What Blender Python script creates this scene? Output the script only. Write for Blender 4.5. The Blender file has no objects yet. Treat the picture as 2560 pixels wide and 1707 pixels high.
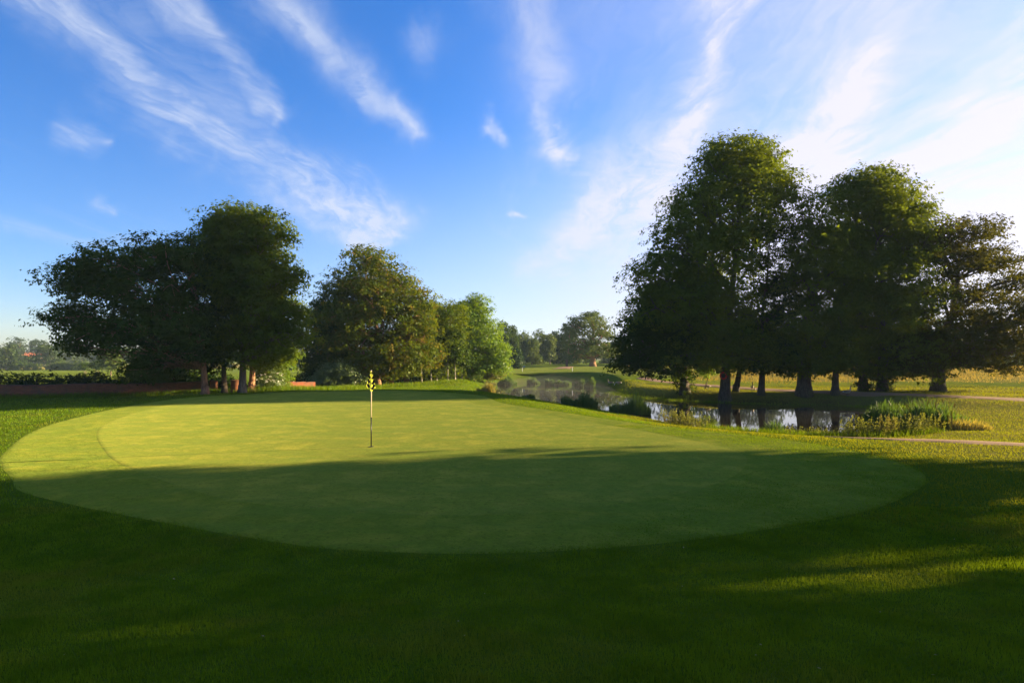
import bpy, bmesh, math, random
import numpy as np
from mathutils import Vector, Matrix
R = math.radians
scene = bpy.context.scene
COL = scene.collection

# ------------------------------------------------------------------ camera
F = 1422.0            # focal length in photo pixels (2560 wide)
U0, V0 = 1280.0, 905.0
CZ = 2.4
cam = bpy.data.cameras.new("camera")
cam.sensor_width = 36.0
cam.lens = 36.0 * F / 2560.0
cam.shift_y = (V0 - 853.5) / 2560.0
cam.clip_start = 0.05
cam.clip_end = 12000
cam_o = bpy.data.objects.new("camera", cam)
COL.objects.link(cam_o)
cam_o.location = (0, 0, CZ)
cam_o.rotation_euler = (R(90), 0, 0)
scene.camera = cam_o

# ------------------------------------------------------------------ light
SUN_AZ, SUN_EL = 74.5, 12.8          # degrees right of the view axis, above the horizon
S = Vector((math.cos(R(SUN_EL)) * math.sin(R(SUN_AZ)), math.cos(R(SUN_EL)) * math.cos(R(SUN_AZ)), math.sin(R(SUN_EL))))
sun = bpy.data.lights.new("sun", 'SUN')
sun.energy = 5.0
sun.angle = R(0.5)
sun.color = (1.0, 0.78, 0.44)
sun_o = bpy.data.objects.new("sun", sun)
COL.objects.link(sun_o)
sun_o.rotation_euler = S.to_track_quat('Z', 'Y').to_euler()
sun_o.location = (60, 15, 40)

scene.view_settings.view_transform = 'Standard'
scene.view_settings.look = 'None'
scene.view_settings.gamma = 1.0
scene.view_settings.exposure = 2.2
scene.view_settings.use_curve_mapping = False
scene.cycles.max_bounces = 8
scene.cycles.transparent_max_bounces = 8
scene.cycles.volume_bounces = 1


class NB:
    """a small node-math helper"""
    def __init__(self, nt):
        self.nt = nt

    def new(self, t, **kw):
        n = self.nt.nodes.new(t)
        for k, v in kw.items():
            setattr(n, k, v)
        return n

    def put(self, sock, v):
        if isinstance(v, bpy.types.NodeSocket):
            self.nt.links.new(v, sock)
        elif v is not None:
            if isinstance(v, (tuple, list)) and sock.type == 'RGBA' and len(v) == 3:
                v = (*v, 1)
            sock.default_value = v

    def m(self, op, a, b=None, c=None, clamp=False):
        n = self.new('ShaderNodeMath', operation=op)
        n.use_clamp = clamp
        self.put(n.inputs[0], a)
        self.put(n.inputs[1], b)
        self.put(n.inputs[2], c)
        return n.outputs[0]

    def add(self, a, b): return self.m('ADD', a, b)
    def sub(self, a, b): return self.m('SUBTRACT', a, b)
    def mul(self, a, b): return self.m('MULTIPLY', a, b)
    def div(self, a, b): return self.m('DIVIDE', a, b)

    def ramp(self, v, a, b, lo=0.0, hi=1.0, smooth=True):
        n = self.new('ShaderNodeMapRange')
        n.interpolation_type = 'SMOOTHSTEP' if smooth else 'LINEAR'
        self.put(n.inputs['Value'], v)
        n.inputs['From Min'].default_value = a
        n.inputs['From Max'].default_value = b
        n.inputs['To Min'].default_value = lo
        n.inputs['To Max'].default_value = hi
        return n.outputs[0]

    def noise(self, vec, scale, detail=4, rough=0.55, dist=0.0):
        n = self.new('ShaderNodeTexNoise')
        self.put(n.inputs['Vector'], vec)
        n.inputs['Scale'].default_value = scale
        n.inputs['Detail'].default_value = detail
        n.inputs['Roughness'].default_value = rough
        n.inputs['Distortion'].default_value = dist
        return n.outputs['Fac']

    def xyz(self, x, y, z):
        n = self.new('ShaderNodeCombineXYZ')
        for s, v in zip(n.inputs, (x, y, z)):
            self.put(s, v)
        return n.outputs[0]

    def sep(self, v):
        n = self.new('ShaderNodeSeparateXYZ')
        self.put(n.inputs[0], v)
        return n.outputs

    def mix(self, f, a, b):
        n = self.new('ShaderNodeMix', data_type='RGBA')
        n.clamp_factor = True
        self.put(n.inputs[0], f)
        self.put(n.inputs[6], a)
        self.put(n.inputs[7], b)
        return n.outputs[2]

    def bump(self, h, strength=0.5, dist=0.05):
        n = self.new('ShaderNodeBump')
        n.inputs['Strength'].default_value = strength
        n.inputs['Distance'].default_value = dist
        self.put(n.inputs['Height'], h)
        return n.outputs[0]

    def pos(self):
        return self.new('ShaderNodeNewGeometry').outputs['Position']

    def obj(self):
        return self.new('ShaderNodeTexCoord').outputs['Object']


# ------------------------------------------------------------------ sky
world = bpy.data.worlds.new("World")
scene.world = world
world.use_nodes = True
wt = world.node_tree
wt.nodes.clear()
w = NB(wt)
sky = w.new('ShaderNodeTexSky')
sky.sky_type = 'NISHITA'
sky.sun_disc = False
sky.sun_elevation = R(SUN_EL)
sky.sun_rotation = R(SUN_AZ)
sky.air_density = 1.0
sky.dust_density = 0.7
sky.ozone_density = 2.5
hs = w.new('ShaderNodeHueSaturation')
hs.inputs['Saturation'].default_value = 1.22
tint = w.new('ShaderNodeMix', data_type='RGBA', blend_type='MULTIPLY')
tint.inputs[0].default_value = 1.0
w.put(tint.inputs[6], sky.outputs[0])
tint.inputs[7].default_value = (0.92, 0.93, 1.20, 1)
w.put(hs.inputs['Color'], tint.outputs[2])
d = w.new('ShaderNodeTexCoord').outputs['Generated']
dx, dy, dz = w.sep(d)
# planar coordinates of a high cloud deck
zz = w.m('MAXIMUM', w.add(dz, 0.06), 0.03)
qx, qy = w.div(dx, zz), w.div(dy, zz)
wob = w.noise(w.xyz(qx, w.mul(qy, 0.5), 0.0), 1.1, 3, 0.5)
wob2 = w.noise(w.xyz(w.mul(qx, 0.8), w.mul(qy, 0.4), 7.0), 2.6, 4, 0.6)
qxw = w.add(qx, w.add(w.mul(w.sub(wob, 0.5), 0.9), w.mul(w.sub(wob2, 0.5), 0.35)))
fib = w.noise(w.xyz(w.mul(qxw, 3.0), w.mul(qy, 0.55), 1.0), 1.6, 7, 0.62)
fib2 = w.noise(w.xyz(w.mul(qxw, 1.2), w.mul(qy, 0.9), 3.0), 2.2, 8, 0.68)
# direction coordinates of the single streaks (tangents of the bearing and height)
yy = w.m('MAXIMUM', dy, 0.08)
wa = w.noise(d, 3.2, 5, 0.6)
wb = w.noise(w.xyz(dx, dy, w.add(dz, 5.0)), 3.6, 5, 0.6)
ta = w.add(w.div(dx, yy), w.mul(w.sub(wa, 0.5), 0.26))
tb = w.add(w.div(dz, yy), w.mul(w.sub(wb, 0.5), 0.26))


def streak(u1, v1, u2, v2, w1, w2, s1, s2):
    """a drawn-out cirrus streak between two bearings: widths and strengths at its ends"""
    a1, b1, a2, b2 = (u1 - U0) / F, (V0 - v1) / F, (u2 - U0) / F, (V0 - v2) / F
    L2 = (a2 - a1) ** 2 + (b2 - b1) ** 2
    t = w.m('ADD', w.mul(w.sub(ta, a1), (a2 - a1) / L2), w.mul(w.sub(tb, b1), (b2 - b1) / L2), clamp=True)
    ex = w.sub(ta, w.m('MULTIPLY_ADD', t, a2 - a1, a1))
    ey = w.sub(tb, w.m('MULTIPLY_ADD', t, b2 - b1, b1))
    dd = w.add(w.mul(ex, ex), w.mul(ey, ey))
    wd = w.m('MULTIPLY_ADD', t, (w2 - w1) / F, w1 / F)
    g = w.m('EXPONENT', w.mul(w.div(dd, w.mul(wd, wd)), -1.0))
    return w.mul(g, w.m('MULTIPLY_ADD', t, s2 - s1, s1))


STREAKS = [
    (60, -60, 480, 330, 70, 45, 0.75, 0.9),
    (480, 330, 960, 545, 45, 42, 0.95, 0.95),
    (860, 520, 980, 580, 34, 22, 0.6, 0.8),
    (400, -20, 690, 335, 55, 26, 0.7, 0.9),
    (250, -40, 640, 380, 90, 60, 0.35, 0.45),
    (690, -40, 890, 180, 75, 55, 0.7, 0.75),
    (890, 180, 1030, 305, 50, 30, 0.75, 0.85),
    (1290, -40, 1400, 200, 70, 60, 0.35, 0.5),
    (1390, 250, 1430, 340, 36, 34, 0.6, 0.9),
    (1235, 255, 1275, 290, 20, 14, 0.9, 0.7),
    (195, 280, 300, 325, 26, 16, 0.5, 0.6),
    (255, 440, 300, 470, 18, 14, 0.4, 0.5),
    (1090, 90, 1060, 70, 40, 30, 0.4, 0.4),
    (1800, -40, 1745, 160, 75, 30, 0.8, 0.8),
    (1745, 160, 1600, 420, 45, 100, 0.75, 0.85),
    (1600, 420, 1330, 660, 100, 45, 0.8, 0.35),
    (2150, 200, 1980, 420, 75, 95, 0.55, 0.8),
    (2600, 220, 2250, 450, 60, 70, 0.6, 0.6),
    (0, 520, 420, 590, 24, 18, 0.28, 0.12),
    (1258, 512, 1268, 510, 13, 10, 0.9, 0.8),
]
sm = None
for st in STREAKS:
    g = streak(*st)
    sm = g if sm is None else w.m('MAXIMUM', sm, g)
fil = w.noise(w.xyz(w.mul(w.add(qxw, w.mul(w.sub(fib2, 0.5), 0.25)), 11.0), w.mul(qy, 1.5), 9.0), 1.5, 6, 0.6)     # fine filaments
tex = w.add(w.add(w.mul(fib, 0.42), w.mul(fib2, 0.45)), w.mul(fil, 0.30))
c1 = w.mul(sm, w.ramp(tex, 0.42, 0.76, 0.08, 1.2))
gen = w.mul(w.ramp(w.add(w.mul(fib, 0.6), w.mul(wob, 0.5)), 0.60, 0.90), 0.35)   # thin cirrus over the whole sky
# a milky veil towards the sun side of the sky
cosang = w.new('ShaderNodeVectorMath', operation='DOT_PRODUCT')
w.put(cosang.inputs[0], d)
cosang.inputs[1].default_value = S
ca = cosang.outputs['Value']
veil = w.mul(w.ramp(ca, 0.20, 0.85), w.ramp(tex, 0.40, 0.76, 0.45, 1.0))
low = w.mul(w.ramp(dz, 0.42, 0.0), w.ramp(ca, -0.45, 0.6, 0.03, 0.85))        # milky air towards the horizon
dens = w.m('ADD', w.m('ADD', w.m('ADD', c1, gen), low), w.mul(veil, 0.80), clamp=True)
above = w.ramp(dz, -0.01, 0.06)
dens = w.mul(dens, above)
cc = w.mix(w.ramp(ca, 0.0, 0.85), (2.3, 2.55, 3.15, 1), (3.25, 3.05, 3.3, 1))
away = w.new('ShaderNodeVectorMath', operation='SCALE')          # deeper blue turning away from the sun
w.put(away.inputs[0], hs.outputs[0])
w.put(away.inputs['Scale'], w.ramp(ca, -0.6, 0.45, 0.66, 1.0))
skyc = w.mix(w.mul(dens, 0.9), away.outputs[0], cc)
bg = w.new('ShaderNodeBackground')
w.put(bg.inputs['Color'], skyc)
bg.inputs['Strength'].default_value = 0.068
out = w.new('ShaderNodeOutputWorld')
wt.links.new(bg.outputs[0], out.inputs['Surface'])

# ------------------------------------------------------------------ helpers
rng = np.random.default_rng(7)
random.seed(7)


def link(o, parent=None):
    COL.objects.link(o)
    if parent:
        o.parent = parent
    return o


def tag(o, label=None, cat=None, group=None, kind=None):
    for k, v in (('label', label), ('category', cat), ('group', group), ('kind', kind)):
        if v:
            o[k] = v
    return o


def empty(name, loc, rz=0.0):
    o = bpy.data.objects.new(name, None)
    o.empty_display_size = 0.2
    link(o)
    o.location = loc
    o.rotation_euler = (0, 0, rz)
    return o


def np_mesh(name, verts, faces, mat=None, smooth=False, uv=None):
    """verts (n,3); faces (m,k) with one k"""
    me = bpy.data.meshes.new(name)
    verts = np.ascontiguousarray(verts, dtype=np.float32)
    faces = np.ascontiguousarray(faces, dtype=np.int32)
    m, k = faces.shape
    me.vertices.add(len(verts))
    me.vertices.foreach_set('co', verts.ravel())
    me.loops.add(m * k)
    me.loops.foreach_set('vertex_index', faces.ravel())
    me.polygons.add(m)
    me.polygons.foreach_set('loop_start', np.arange(0, m * k, k, dtype=np.int32))
    me.polygons.foreach_set('loop_total', np.full(m, k, dtype=np.int32))
    me.polygons.foreach_set('use_smooth', np.full(m, smooth))
    me.update(calc_edges=True)
    if uv is not None:
        l = me.uv_layers.new(name='UVMap')
        l.data.foreach_set('uv', np.ascontiguousarray(uv[faces.ravel()], dtype=np.float32).ravel())
    if mat:
        me.materials.append(mat)
    return me


MASS = {'crown', 'branches', 'stems', 'foliage', 'blades', 'seed_heads', 'flowers', 'leaves', 'ivy'}      # uncountable small pieces


def np_obj(name, verts, faces, mat, parent=None, smooth=False, uv=None):
    o = link(bpy.data.objects.new(name, np_mesh(name, verts, faces, mat, smooth, uv)), parent)
    if name in MASS:
        o['kind'] = 'stuff'
    return o


class MB:
    """collects quads/tris (tris stored as degenerate-free separate list)"""
    def __init__(self):
        self.v, self.f, self.uv = [], [], []

    def tube(self, pts, rad, sides=7, cap=True):
        base = len(self.v)
        pts = [Vector(p) for p in pts]
        n = len(pts)
        for i, p in enumerate(pts):
            t = (pts[min(i + 1, n - 1)] - pts[max(i - 1, 0)])
            t = t.normalized() if t.length > 1e-9 else Vector((0, 0, 1))
            ref = Vector((1, 0, 0)) if abs(t.x) < 0.8 else Vector((0, 1, 0))
            a = t.cross(ref).normalized()
            b = t.cross(a)
            for k in range(sides):
                an = 2 * math.pi * k / sides
                self.v.append(tuple(p + (a * math.cos(an) + b * math.sin(an)) * rad[i]))
        for i in range(n - 1):
            for k in range(sides):
                k2 = (k + 1) % sides
                self.f.append((base + i * sides + k, base + i * sides + k2, base + (i + 1) * sides + k2, base + (i + 1) * sides + k))
        if cap:
            self.f.append(tuple(base + k for k in range(sides))[::-1])
            self.f.append(tuple(base + (n - 1) * sides + k for k in range(sides)))

    def box(self, c, s, rz=0.0, taper=1.0):
        base = len(self.v)
        cx, cy, cz = c
        co, si = math.cos(rz), math.sin(rz)
        for dz_ in (-.5, .5):
            k = 1.0 if dz_ < 0 else taper
            for ax, ay in ((-.5, -.5), (.5, -.5), (.5, .5), (-.5, .5)):
                x, y = ax * s[0] * k, ay * s[1] * k
                self.v.append((cx + x * co - y * si, cy + x * si + y * co, cz + dz_ * s[2]))
        for q in ((0, 3, 2, 1), (4, 5, 6, 7), (0, 1, 5, 4), (1, 2, 6, 5), (2, 3, 7, 6), (3, 0, 4, 7)):
            self.f.append(tuple(base + i for i in q))

    def build(self, name, mat, parent=None, smooth=False):
        me = bpy.data.meshes.new(name)
        me.from_pydata(self.v, [], self.f)
        if smooth:
            me.polygons.foreach_set('use_smooth', [True] * len(me.polygons))
        me.update()
        me.materials.append(mat)
        o = link(bpy.data.objects.new(name, me), parent)
        if name in MASS:
            o['kind'] = 'stuff'
        return o


def sstep(a, b, t):
    t = np.clip((t - a) / (b - a), 0, 1)
    return t * t * (3 - 2 * t)


def spline(pts, per=8):
    """closed Catmull-Rom through 2-d points"""
    P = np.array(pts, float)
    n = len(P)
    o = []
    for i in range(n):
        p0, p1, p2, p3 = P[(i - 1) % n], P[i], P[(i + 1) % n], P[(i + 2) % n]
        for k in range(per):
            t = k / per
            o.append(0.5 * (2 * p1 + (p2 - p0) * t + (2 * p0 - 5 * p1 + 4 * p2 - p3) * t * t + (3 * p1 - p0 - 3 * p2 + p3) * t ** 3))
    return np.array(o)


def open_spline(pts, per=10):
    P = np.array(pts, float)
    P = np.vstack([2 * P[0] - P[1], P, 2 * P[-1] - P[-2]])
    o = []
    for i in range(1, len(P) - 2):
        p0, p1, p2, p3 = P[i - 1], P[i], P[i + 1], P[i + 2]
        for k in range(per):
            t = k / per
            o.append(0.5 * (2 * p1 + (p2 - p0) * t + (2 * p0 - 5 * p1 + 4 * p2 - p3) * t * t + (3 * p1 - p0 - 3 * p2 + p3) * t ** 3))
    o.append(P[-2])
    return np.array(o)


def sdist(poly, x, y):
    """signed distance to a closed polygon, negative inside"""
    x = np.asarray(x, float); y = np.asarray(y, float)
    dmin = np.full(x.shape, 1e18)
    inside = np.zeros(x.shape, bool)
    n = len(poly)
    for i in range(n):
        ax, ay = poly[i]; bx, by = poly[(i + 1) % n]
        ex, ey = bx - ax, by - ay
        t = np.clip(((x - ax) * ex + (y - ay) * ey) / (ex * ex + ey * ey + 1e-12), 0, 1)
        q = (x - ax - t * ex) ** 2 + (y - ay - t * ey) ** 2
        dmin = np.minimum(dmin, q)
        c = ((ay > y) != (by > y)) & (x < (bx - ax) * (y - ay) / (by - ay + 1e-18) + ax)
        inside ^= c
    dd = np.sqrt(dmin)
    return np.where(inside, -dd, dd)


# ------------------------------------------------------------------ the lie of the land
WATER_Z = -0.8
POND = spline([(-2.6, 78), (1.5, 92), (8, 92), (11.5, 84), (11.3, 72), (10.6, 58), (13.5, 48.5), (19, 44), (24.5, 42.5),
               (25.2, 37), (22.6, 31), (18.0, 26.0), (13.2, 24.6), (10.2, 26.8), (8.6, 31), (6.2, 39), (3.0, 47), (-0.9, 57), (-2.8, 67)], 5)
GREEN = spline([(-10.9, 15.2), (-7.3, 11.8), (-4.5, 9.9), (-1.16, 9.17), (1.5, 9.65), (4.3, 11.6), (6.0, 14.6), (5.5, 17.2),
                (3.3, 21.4), (0.5, 26), (-1.9, 30.2), (-4.0, 36.5), (-9.5, 40.5), (-15.5, 38), (-18.2, 32), (-15.6, 22)], 8)
FRINGE = spline([(-13.6, 15.2), (-10.6, 12.0), (-8.7, 10.4), (-3.6, 8.0), (-1.46, 7.45), (0.6, 7.5), (3.2, 8.2), (6.6, 9.9), (9.2, 12.8), (8.8, 16.6),
                 (5.4, 21.2), (2.4, 26), (-0.4, 30.6), (-2.6, 37.6), (-9.4, 42.2), (-16.6, 39.6), (-20.2, 32.6), (-17.6, 22)], 8)



def H(x, y):
    x = np.asarray(x, float); y = np.asarray(y, float)
    zg = 0.012 * (np.clip(y, 7, 41) - 16)
    zg = np.where(zg > 0, zg * sstep(-27, -16, x), zg)
    zg = zg * (1 - sstep(41, 50, y))
    hump = 0.88 * (1 - sstep(0.5, 7.6, y))
    L = zg + hump
    L = L + (-0.10 - L) * sstep(7.5, 15, x) * (1 - 0.85 * sstep(12, 2, y)) * (1 - sstep(60, 90, y))
    L = L - 0.28 * sstep(14, 22, x) * sstep(42, 32, y) * sstep(13, 18, y)
    # far ground
    L = L + (1.25 * sstep(78, 142, y) + 0.9 * sstep(142, 240, y)) * sstep(-30, -4, x)
    L = L + 2.9 * np.exp(-((x - 54) / 34) ** 2 - ((y - 96) / 24) ** 2)
    L = L - 0.5 * sstep(44, 60, y - 0.25 * (x + 20)) * sstep(-4, -22, x)
    L = L + 5.0 * sstep(220, 650, y) * sstep(-40, -90, x)
    r = np.hypot(x, y)
    L = L + 6.0 * sstep(350, 1500, r)
    # gentle unevenness away from the green
    und = 0.05 * np.sin(0.31 * x + 1.3) * np.sin(0.23 * y + 0.4) + 0.03 * np.sin(0.83 * x + 0.5 * y)
    und = und * sstep(12, 24, r)
    near = np.hypot((x + 5) / 1.0, (y - 24) / 1.3)
    L = L + und * sstep(12, 19, near)
    # rough tussocky mound beyond the trees
    tus = 0.10 * np.sin(1.7 * x + 0.6 * y + 2 * np.sin(0.4 * y)) * np.sin(0.9 * y + 1.5 * np.sin(0.35 * x)) + 0.05 * np.sin(3.1 * x - 1.2 * y) * np.sin(2.3 * y)
    L = L + tus * sstep(60, 72, y) * sstep(22, 32, x) * (1 - sstep(130, 160, y))
    # pond basin
    dpd = sdist(POND, x, y)
    side = ((x + 3) * 0.8742 + (y - 60) * 0.4856)          # signed distance to the pond's long axis on the green's side
    side = (x + 3.0) * 36.0 / 41.2 + (y - 60.0) * 20.0 / 41.2
    wd = 3.2 + 5.0 * sstep(3.0, -1.0, side) * sstep(64, 50, y) + 6.0 * sstep(17, 24, x) * sstep(41, 33, y)
    zb = -0.95
    zo = zb + 0.2 * sstep(0, 1.1, dpd) + (L - zb - 0.2) * sstep(0, 1, np.clip(dpd / wd, 0, 1))
    zi = zb - 0.9 * sstep(0, 5, -dpd)
    return np.where(dpd > 0, zo, zi)


def h1(x, y):
    return float(H(np.array([x]), np.array([y]))[0])


def X(u, Y): return (u - U0) / F * Y
def Z(v, Y): return CZ - (v - V0) / F * Y


# ------------------------------------------------------------------ materials
def mat(name):
    m = bpy.data.materials.new(name)
    m.use_nodes = True
    nt = m.node_tree
    nt.nodes.clear()
    b = NB(nt)
    b.out = b.new('ShaderNodeOutputMaterial')
    return m, b


def principled(b, color, rough=0.8, normal=None, spec=0.3, **kw):
    p = b.new('ShaderNodeBsdfPrincipled')
    b.put(p.inputs['Base Color'], color)
    b.put(p.inputs['Roughness'], rough)
    p.inputs['Specular IOR Level'].default_value = spec
    if normal is not None:
        b.put(p.inputs['Normal'], normal)
    for k, v in kw.items():
        b.put(p.inputs[k], v)
    b.nt.links.new(p.outputs[0], b.out.inputs['Surface'])
    return p


def simple(name, color, rough=0.7, var=0.25, scale=6.0, bump=0.0):
    m, b = mat(name)
    n = b.noise(b.obj(), scale, 4)
    c = b.mix(n, tuple(x * (1 - var) for x in color), tuple(min(1, x * (1 + var)) for x in color))
    principled(b, c, rough, b.bump(n, 0.6, bump) if bump else None)
    return m


def grass_mat(name, c_a, c_b, c_dry, fine=60.0, bump=0.03, dry=0.25, stripes=False):
    m, b = mat(name)
    p = b.pos()
    big = b.noise(p, 0.22, 4, 0.6)
    mid = b.noise(p, 2.2, 4, 0.6)
    fin = b.noise(p, fine, 3, 0.7)
    c = b.mix(b.ramp(big, 0.35, 0.65), c_a, c_b)
    c = b.mix(b.mul(b.ramp(mid, 0.45, 0.75), dry), c, c_dry)
    fin2 = b.noise(p, fine * 4, 2, 0.6)
    c = b.mix(b.ramp(b.add(b.mul(fin, 0.6), b.mul(fin2, 0.4)), 0.34, 0.66, 0.0, 0.55), c, tuple(x * 0.55 for x in c_a))
    if stripes:
        m1 = b.noise(p, 5.0, 5, 0.75)
        c = b.mix(b.ramp(m1, 0.36, 0.64, 0.0, 0.6), c, tuple(x * 0.62 for x in c_a))
        m2 = b.noise(p, 1.1, 4, 0.7)
        c = b.mix(b.ramp(m2, 0.46, 0.66, 0.0, 0.7), c, tuple(x * k for x, k in zip(c_b, (1.25, 1.08, 1.2))))
        m3 = b.noise(p, 14.0, 3, 0.7)
        c = b.mix(b.ramp(m3, 0.54, 0.66, 0.0, 0.75), c, tuple(x * 0.45 for x in c_a))
        px, py, pz = b.sep(p)
        s = b.m('SINE', b.mul(b.add(px, b.mul(py, 0.35)), 2 * math.pi / 3.2))
        c = b.mix(b.ramp(s, -0.5, 0.5, 0.0, 0.12), c, tuple(x * 0.72 for x in c_b))
        lng = b.noise(b.xyz(b.mul(px, 0.25), b.mul(py, 1.3), 0.0), 1.1, 5, 0.65)
        c = b.mix(b.ramp(lng, 0.40, 0.64, 0.0, 0.35), c, (0.110, 0.170, 0.022))
        dsm = b.noise(p, 7.0, 5, 0.7)
        c = b.mix(b.ramp(dsm, 0.55, 0.72, 0.0, 0.30), c, c_dry)
    h = b.add(b.mul(fin, 0.5), b.mul(mid, 1.6))
    nrm = b.bump(h, 0.8, bump)
    dif = b.new('ShaderNodeBsdfDiffuse')
    b.put(dif.inputs['Color'], c)
    b.put(dif.inputs['Normal'], nrm)
    dif.inputs['Roughness'].default_value = 0.6
    sh = b.new('ShaderNodeBsdfSheen')
    b.put(sh.inputs['Color'], b.mix(0.35, c, (0.38, 0.46, 0.20)))
    sh.inputs['Roughness'].default_value = 0.45
    b.put(sh.inputs['Normal'], nrm)
    mx = b.new('ShaderNodeMixShader')
    mx.inputs[0].default_value = 0.14
    b.nt.links.new(dif.outputs[0], mx.inputs[1])
    b.nt.links.new(sh.outputs[0], mx.inputs[2])
    b.nt.links.new(mx.outputs[0], b.out.inputs['Surface'])
    return m


def leaf_mat(name, c_a, c_b, c_c=None, c_amount=0.0, trans=0.35, gloss=0.05, nscale=0.35):
    """leaf blades: diffuse + thin translucency, colour varied from twig to twig"""
    m, b = mat(name)
    p = b.pos()
    n1 = b.noise(p, nscale, 3, 0.6)
    n2 = b.noise(p, 3.0, 2, 0.6)
    c = b.mix(b.ramp(n1, 0.35, 0.65), c_a, c_b)
    c = b.mix(b.ramp(n2, 0.3, 0.7, 0.0, 0.3), c, tuple(x * 0.6 for x in c_a))
    if c_c:
        n3 = b.noise(b.xyz(*[b.add(s, 31.0) for s in b.sep(p)]), 0.55, 4, 0.7)
        c = b.mix(b.ramp(n3, 0.5, 0.66, 0.0, c_amount), c, c_c)
    dif = b.new('ShaderNodeBsdfDiffuse')
    b.put(dif.inputs['Color'], c)
    tr = b.new('ShaderNodeBsdfTranslucent')
    b.put(tr.inputs['Color'], b.mix(0.5, c, tuple(min(1, x * k) for x, k in zip(c_b, (2.2, 1.8, 0.6)))))
    mx = b.new('ShaderNodeMixShader')
    mx.inputs[0].default_value = trans
    b.nt.links.new(dif.outputs[0], mx.inputs[1])
    b.nt.links.new(tr.outputs[0], mx.inputs[2])
    gl = b.new('ShaderNodeBsdfGlossy')
    gl.inputs['Roughness'].default_value = 0.45
    gl.inputs['Color'].default_value = (1, 1, 1, 1)
    m2 = b.new('ShaderNodeMixShader')
    m2.inputs[0].default_value = gloss
    b.nt.links.new(mx.outputs[0], m2.inputs[1])
    b.nt.links.new(gl.outputs[0], m2.inputs[2])
    b.nt.links.new(m2.outputs[0], b.out.inputs['Surface'])
    return m


def bark_mat(name, c, scale=3.0):
    m, b = mat(name)
    o = b.obj()
    x, y, z = b.sep(o)
    v = b.xyz(b.mul(x, 3.0), b.mul(y, 3.0), b.mul(z, 0.8))
    n = b.noise(v, scale, 6, 0.7)
    n2 = b.noise(o, 0.8, 3)
    col = b.mix(b.ramp(n, 0.3, 0.7), tuple(k * 0.5 for k in c), tuple(k * 1.35 for k in c))
    col = b.mix(b.ramp(n2, 0.5, 0.7, 0, 0.5), col, (0.07, 0.08, 0.035))
    principled(b, col, 0.9, b.bump(n, 0.9, 0.05), spec=0.15)
    return m


M = {}
M['fringe'] = grass_mat('fringe_grass', (0.168, 0.222, 0.018), (0.202, 0.232, 0.020), (0.22, 0.19, 0.04), 22, 0.03, 0.40, True)
M['green'] = grass_mat('green_turf', (0.205, 0.246, 0.025), (0.240, 0.255, 0.027), (0.235, 0.205, 0.045), 28, 0.008, 0.35, True)
M['blade'] = leaf_mat('grass_blades', (0.058, 0.128, 0.004), (0.140, 0.215, 0.008), (0.19, 0.165, 0.02), 0.55, 0.35, 0.003, 1.7)
M['blade_sun'] = leaf_mat('sun_gilded_blades', (0.086, 0.130, 0.006), (0.142, 0.160, 0.008), (0.25, 0.19, 0.03), 0.48, 0.42, 0.003, 0.6)  # yellower copy of the blades: low-sun glow put into the colour
M['dryblade'] = leaf_mat('dry_grass_blades', (0.22, 0.18, 0.045), (0.30, 0.235, 0.06), (0.11, 0.14, 0.025), 0.7, 0.3, 0.0, 0.5)
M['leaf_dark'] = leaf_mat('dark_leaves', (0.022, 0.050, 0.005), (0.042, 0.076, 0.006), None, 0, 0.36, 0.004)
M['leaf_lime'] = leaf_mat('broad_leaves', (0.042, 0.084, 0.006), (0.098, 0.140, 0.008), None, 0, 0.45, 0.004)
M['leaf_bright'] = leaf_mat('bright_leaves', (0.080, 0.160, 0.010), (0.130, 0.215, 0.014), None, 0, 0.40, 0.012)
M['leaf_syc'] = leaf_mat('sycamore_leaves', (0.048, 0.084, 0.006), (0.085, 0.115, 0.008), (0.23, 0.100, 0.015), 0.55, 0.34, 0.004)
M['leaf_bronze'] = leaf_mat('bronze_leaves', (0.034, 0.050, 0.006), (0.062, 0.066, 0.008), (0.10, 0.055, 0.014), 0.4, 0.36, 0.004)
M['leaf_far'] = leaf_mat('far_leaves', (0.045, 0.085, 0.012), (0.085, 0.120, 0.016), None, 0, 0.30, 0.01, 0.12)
M['leaf_hedge_shaded'] = leaf_mat('shaded_hedge_leaves', (0.012, 0.030, 0.004), (0.022, 0.044, 0.005), None, 0, 0.10, 0.006)  # hedge green darkened to paint its side turned from the sun
M['leaf_far_shaded'] = leaf_mat('shaded_far_leaves', (0.026, 0.050, 0.014), (0.044, 0.066, 0.016), None, 0, 0.20, 0.006, 0.12)  # darker copy of the far leaves: shaded sides painted in
M['leaf_pine'] = leaf_mat('conifer_needles', (0.018, 0.046, 0.012), (0.030, 0.060, 0.014), None, 0, 0.15, 0.01)
M['leaf_elder'] = leaf_mat('elder_leaves', (0.085, 0.135, 0.035), (0.12, 0.17, 0.045), None, 0, 0.30, 0.03)
M['reed'] = leaf_mat('reed_leaves', (0.040, 0.095, 0.014), (0.068, 0.128, 0.020), None, 0, 0.35, 0.02, 1.0)
M['reed_gold'] = leaf_mat('golden_reed_leaves', (0.13, 0.15, 0.030), (0.26, 0.22, 0.06), (0.06, 0.12, 0.02), 0.7, 0.4, 0.02, 1.2)
M['petal'] = simple('white_petals', (0.80, 0.76, 0.66), 0.6, 0.08)
M['weed'] = leaf_mat('weed_leaves', (0.09, 0.13, 0.02), (0.15, 0.17, 0.03), (0.22, 0.09, 0.05), 0.6, 0.4, 0.015, 2.0)
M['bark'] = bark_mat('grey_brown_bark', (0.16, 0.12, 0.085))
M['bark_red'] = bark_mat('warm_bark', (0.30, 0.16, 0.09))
M['bark_dark'] = bark_mat('dark_bark', (0.085, 0.065, 0.048))
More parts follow.
